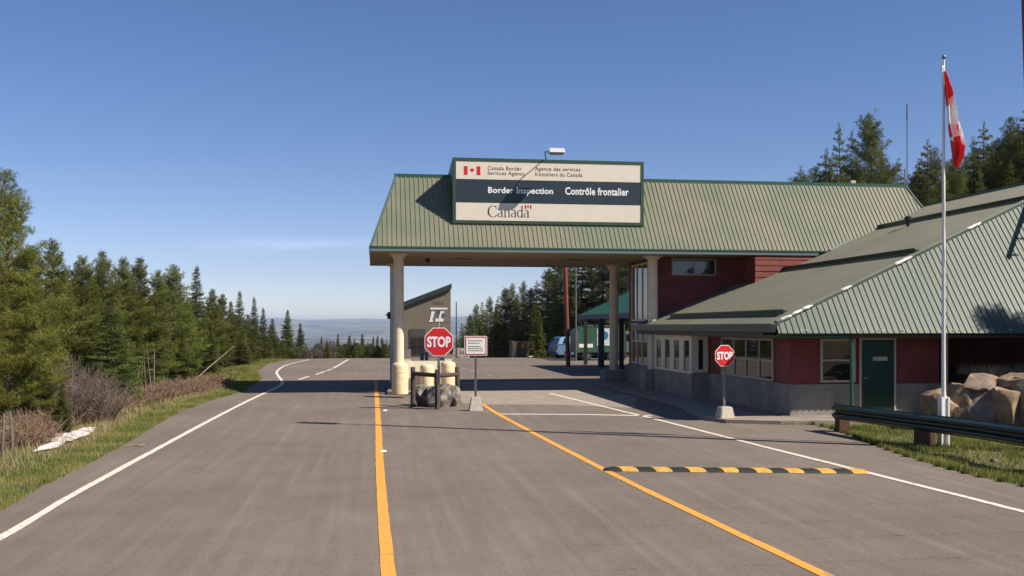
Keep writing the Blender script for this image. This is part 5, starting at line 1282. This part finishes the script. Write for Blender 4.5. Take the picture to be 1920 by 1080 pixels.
mb = MB(); p = D(128, 23.5); bare_shrub(mb, (p.x, p.y, far_z(p.x, p.y)), 1.65, 1.15, 330, 4, th=.006); bare_shrub(mb, (p.x + .5, p.y + .3, far_z(p.x, p.y)), 1.3, .9, 160, 24, th=.006)
obj('bare_shrub', mb, M['greytwig'], label='large leafless grey shrub above the snow patch at the left', category='shrub')
mb = MB(); p = D(60, 22.5); bare_shrub(mb, (p.x, p.y, far_z(p.x, p.y)), 1.15, .7, 220, 14, th=.008)
obj('bare_shrub', mb, M['greytwig'], label='low leafless grey shrub between the pale trunks and the large shrub', category='shrub')
mb = MB(); rnd = random.Random(9)
for i in range(230):
    t = rnd.random(); px = 5 + 455 * t; dmin = 20 + 19 * max(0, (px - 40) / 420) ** 1.1; d = dmin + rnd.uniform(-.6, 1.9) - (1.0 if px < 90 else 0)
    p = D(px, d); 
    if p.x > -5.9: p.x = -5.9 - rnd.random() * .7
    bare_shrub(mb, (p.x, p.y, far_z(p.x, p.y)), rnd.uniform(.35, .75) * (1 - .3 * t), .5, 34, i + 50, th=.006 + .004 * t)
obj('willow_brush', mb, M['redtwig'], kind='stuff')
for px, d, h_, lb in ((615, 84, 2.2, 'pale leafless aspen standing in the conifers beyond the road crest'), (592, 80, 1.5, 'low pale leafless thicket at the road crest, right of the spruces'), (575, 78, 1.2, 'small pale leafless bush at the bend of the white line'), (1042, 74, 1.0, 'dry leafless bush beside the parked car')):
    mb = MB(); p = D(px, d); bare_shrub(mb, (p.x, p.y, far_z(p.x, p.y)), h_, h_ * .35, 120, int(px), th=.02); obj('bare_shrub', mb, M['paletrunk'], label=lb, category='shrub')
# small conifer saplings
p = D(118, 20.6); tree('spA', p.x, p.y, 1.15, 'L'); TREES[-1][2]['label'] = 'small green conifer sapling at the snow patch'; TREES[-1][2]['group'] = 'conifers along the left verge'

# ---- snow patch, stick
def blob_sheet(name, outline, z, h, m, **kw):
    P = [G(*q) for q in outline]; c = sum(P, Vector()) / len(P); mb = MB(); vs = []; rings = 5; n = len(P) * 4
    loop = []
    for i in range(len(P)):
        a, b = P[i], P[(i + 1) % len(P)]
        for k in range(4): q = a.lerp(b, k / 4); loop.append(q + Vector((noise.noise(q * 3), noise.noise(q * 3 + Vector((5, 0, 0))), 0)) * .08)
    for r in range(rings + 1):
        f = r / rings
        for q in loop: v = q.lerp(c, f); vs.append((v.x, v.y, far_z(v.x, v.y) + z + h * math.sqrt(f) * (.7 + .5 * noise.noise(v * 4))))
    vs.append((c.x, c.y, far_z(c.x, c.y) + z + h)); fs = [(r * n + i, r * n + (i + 1) % n, (r + 1) * n + (i + 1) % n, (r + 1) * n + i) for r in range(rings) for i in range(n)] + [(rings * n + i, rings * n + (i + 1) % n, (rings + 1) * n) for i in range(n)]
    mb.add(vs, fs); return obj(name, mb, M[m], **kw)
blob_sheet('snow_patch', [(46, 834), (75, 820), (110, 815), (150, 811), (182, 806), (166, 820), (134, 832), (108, 834), (80, 830)], .06, .12, 'snow', label='long upper part of the dirty snow patch in the left ditch', category='snow patch', group='snow remnants in the left ditch')
blob_sheet('snow_patch', [(62, 852), (82, 842), (104, 834), (124, 832), (112, 842), (88, 848)], .05, .10, 'snow', label='small lower part of the dirty snow patch, nearer the grass', category='snow patch', group='snow remnants in the left ditch')
p = G(250, 839); mb = MB(); mb.tube([(p.x - .16, p.y, .03), (p.x, p.y + .05, .045), (p.x + .1, p.y + .02, .03), (p.x + .2, p.y + .06, .05)], .014, 6)
obj('stick', mb, M['straw'], label='broken pale stick lying on the left edge of the asphalt', category='stick')

# ---- grass
def grass(name, pts, hmin, hmax, wd, seed, m='grassblade'):
    rng = np.random.default_rng(seed); P = np.array(pts); n = len(P); h = rng.uniform(hmin, hmax, (n, 1)); a = rng.uniform(0, 6.28, n); s = np.stack([np.cos(a), np.sin(a), 0 * a], 1)
    ln = rng.normal(size=(n, 3)) * .3; ln[:, 2] = 1; w2 = wd * rng.uniform(.6, 1.4, (n, 1))
    V = np.stack([P - s * w2, P + s * w2, P + ln * h], 1).reshape(-1, 3); F = np.arange(len(V)).reshape(-1, 3)
    me = arr_mesh(name, V, F, [M[m]]); o = bpy.data.objects.new(name, me); COL.objects.link(o); o['kind'] = 'stuff'; return o
rnd = random.Random(31); edge = sorted([(v.y, v.x) for v in le])
def edgex(y):
    for (ya, xa), (yb, xb) in zip(edge[:-1], edge[1:]):
        if ya <= y <= yb: return xa + (xb - xa) * (y - ya) / max(1e-6, yb - ya)
    return edge[-1][1]
pts = []
while len(pts) < 75000:
    y = 8 + 42 * rnd.random() ** 1.6; w_ = abs(rnd.gauss(0, 1.1)); x = edgex(y) - w_ + .06
    if x < -9: continue
    q = noise.noise(Vector((x * 1.3, y * 1.3, 0)))
    if q < -.25 and rnd.random() < .7: continue
    pts.append((x, y, far_z(x, y) - .01))
grass('grass', pts, .03, .10, .006, 1)
pts = []
while len(pts) < 26000:
    y = 36 + 38 * rnd.random(); x = edgex(y) + .05 - 4.5 * rnd.random(); pts.append((x, y, far_z(x, y) - .02))
grass('grass', pts, .05, .15, .016, 9)
pts = []
while len(pts) < 9000:
    y = 10 + 34 * rnd.random() ; x = edgex(y) - .7 - abs(rnd.gauss(0, 1.0)); pts.append((x, y, far_z(x, y)))
grass('dry_grass', pts, .06, .24, .005, 2, 'straw')
# right lawn
def inside(p, poly):
    c = False; n = len(poly)
    for i in range(n):
        a, b = poly[i], poly[(i + 1) % n]
        if (a[1] > p[1]) != (b[1] > p[1]) and p[0] < (b[0] - a[0]) * (p[1] - a[1]) / (b[1] - a[1]) + a[0]: c = not c
    return c
lawn = [(r[0], r[1]) for r in rd] + [(14.5, 12), (14.5, 21.6), (11, 21.7), (9.3, 22.1)]
pts = []
while len(pts) < 60000:
    x = rnd.uniform(7.5, 14.5); y = rnd.uniform(11.5, 22.3)
    if not inside((x, y), lawn): continue
    q = noise.noise(Vector((x * .7, y * .7, 4)))
    if q < -.05 and rnd.random() < .75: continue
    pts.append((x, y, -.005))
grass('grass', pts, .03, .11, .007, 3)
pts = [(x + rnd.gauss(0, .02), y + rnd.gauss(0, .03) + .02, 0) for x, y in rd for _ in range(120)]
grass('grass', pts, .04, .13, .006, 6)
pts = []
for _ in range(2600):
    x = rnd.uniform(14.6, 18); y = rnd.uniform(21.9, 23.5); pts.append((x, y, 1.10))
grass('dry_grass', pts, .1, .34, .006, 4, 'straw')

# ================================================================ haze
mb = MB(); mb.box(-13200, 13200, -80, 22100, -330, 120)
hz = obj('haze', mb, [], local=True, kind='stuff')
hm = bpy.data.materials.new('haze'); hm.use_nodes = True; t = hm.node_tree; t.nodes.clear()
o = t.nodes.new('ShaderNodeOutputMaterial'); v = t.nodes.new('ShaderNodeVolumePrincipled')
v.inputs['Color'].default_value = (.50, .62, .80, 1); v.inputs['Density'].default_value = .000095; v.inputs['Anisotropy'].default_value = .0
t.links.new(v.outputs[0], o.inputs['Volume']); hz.data.materials.append(hm)
for o in bpy.data.objects:
    if '_org' in o: del o['_org']
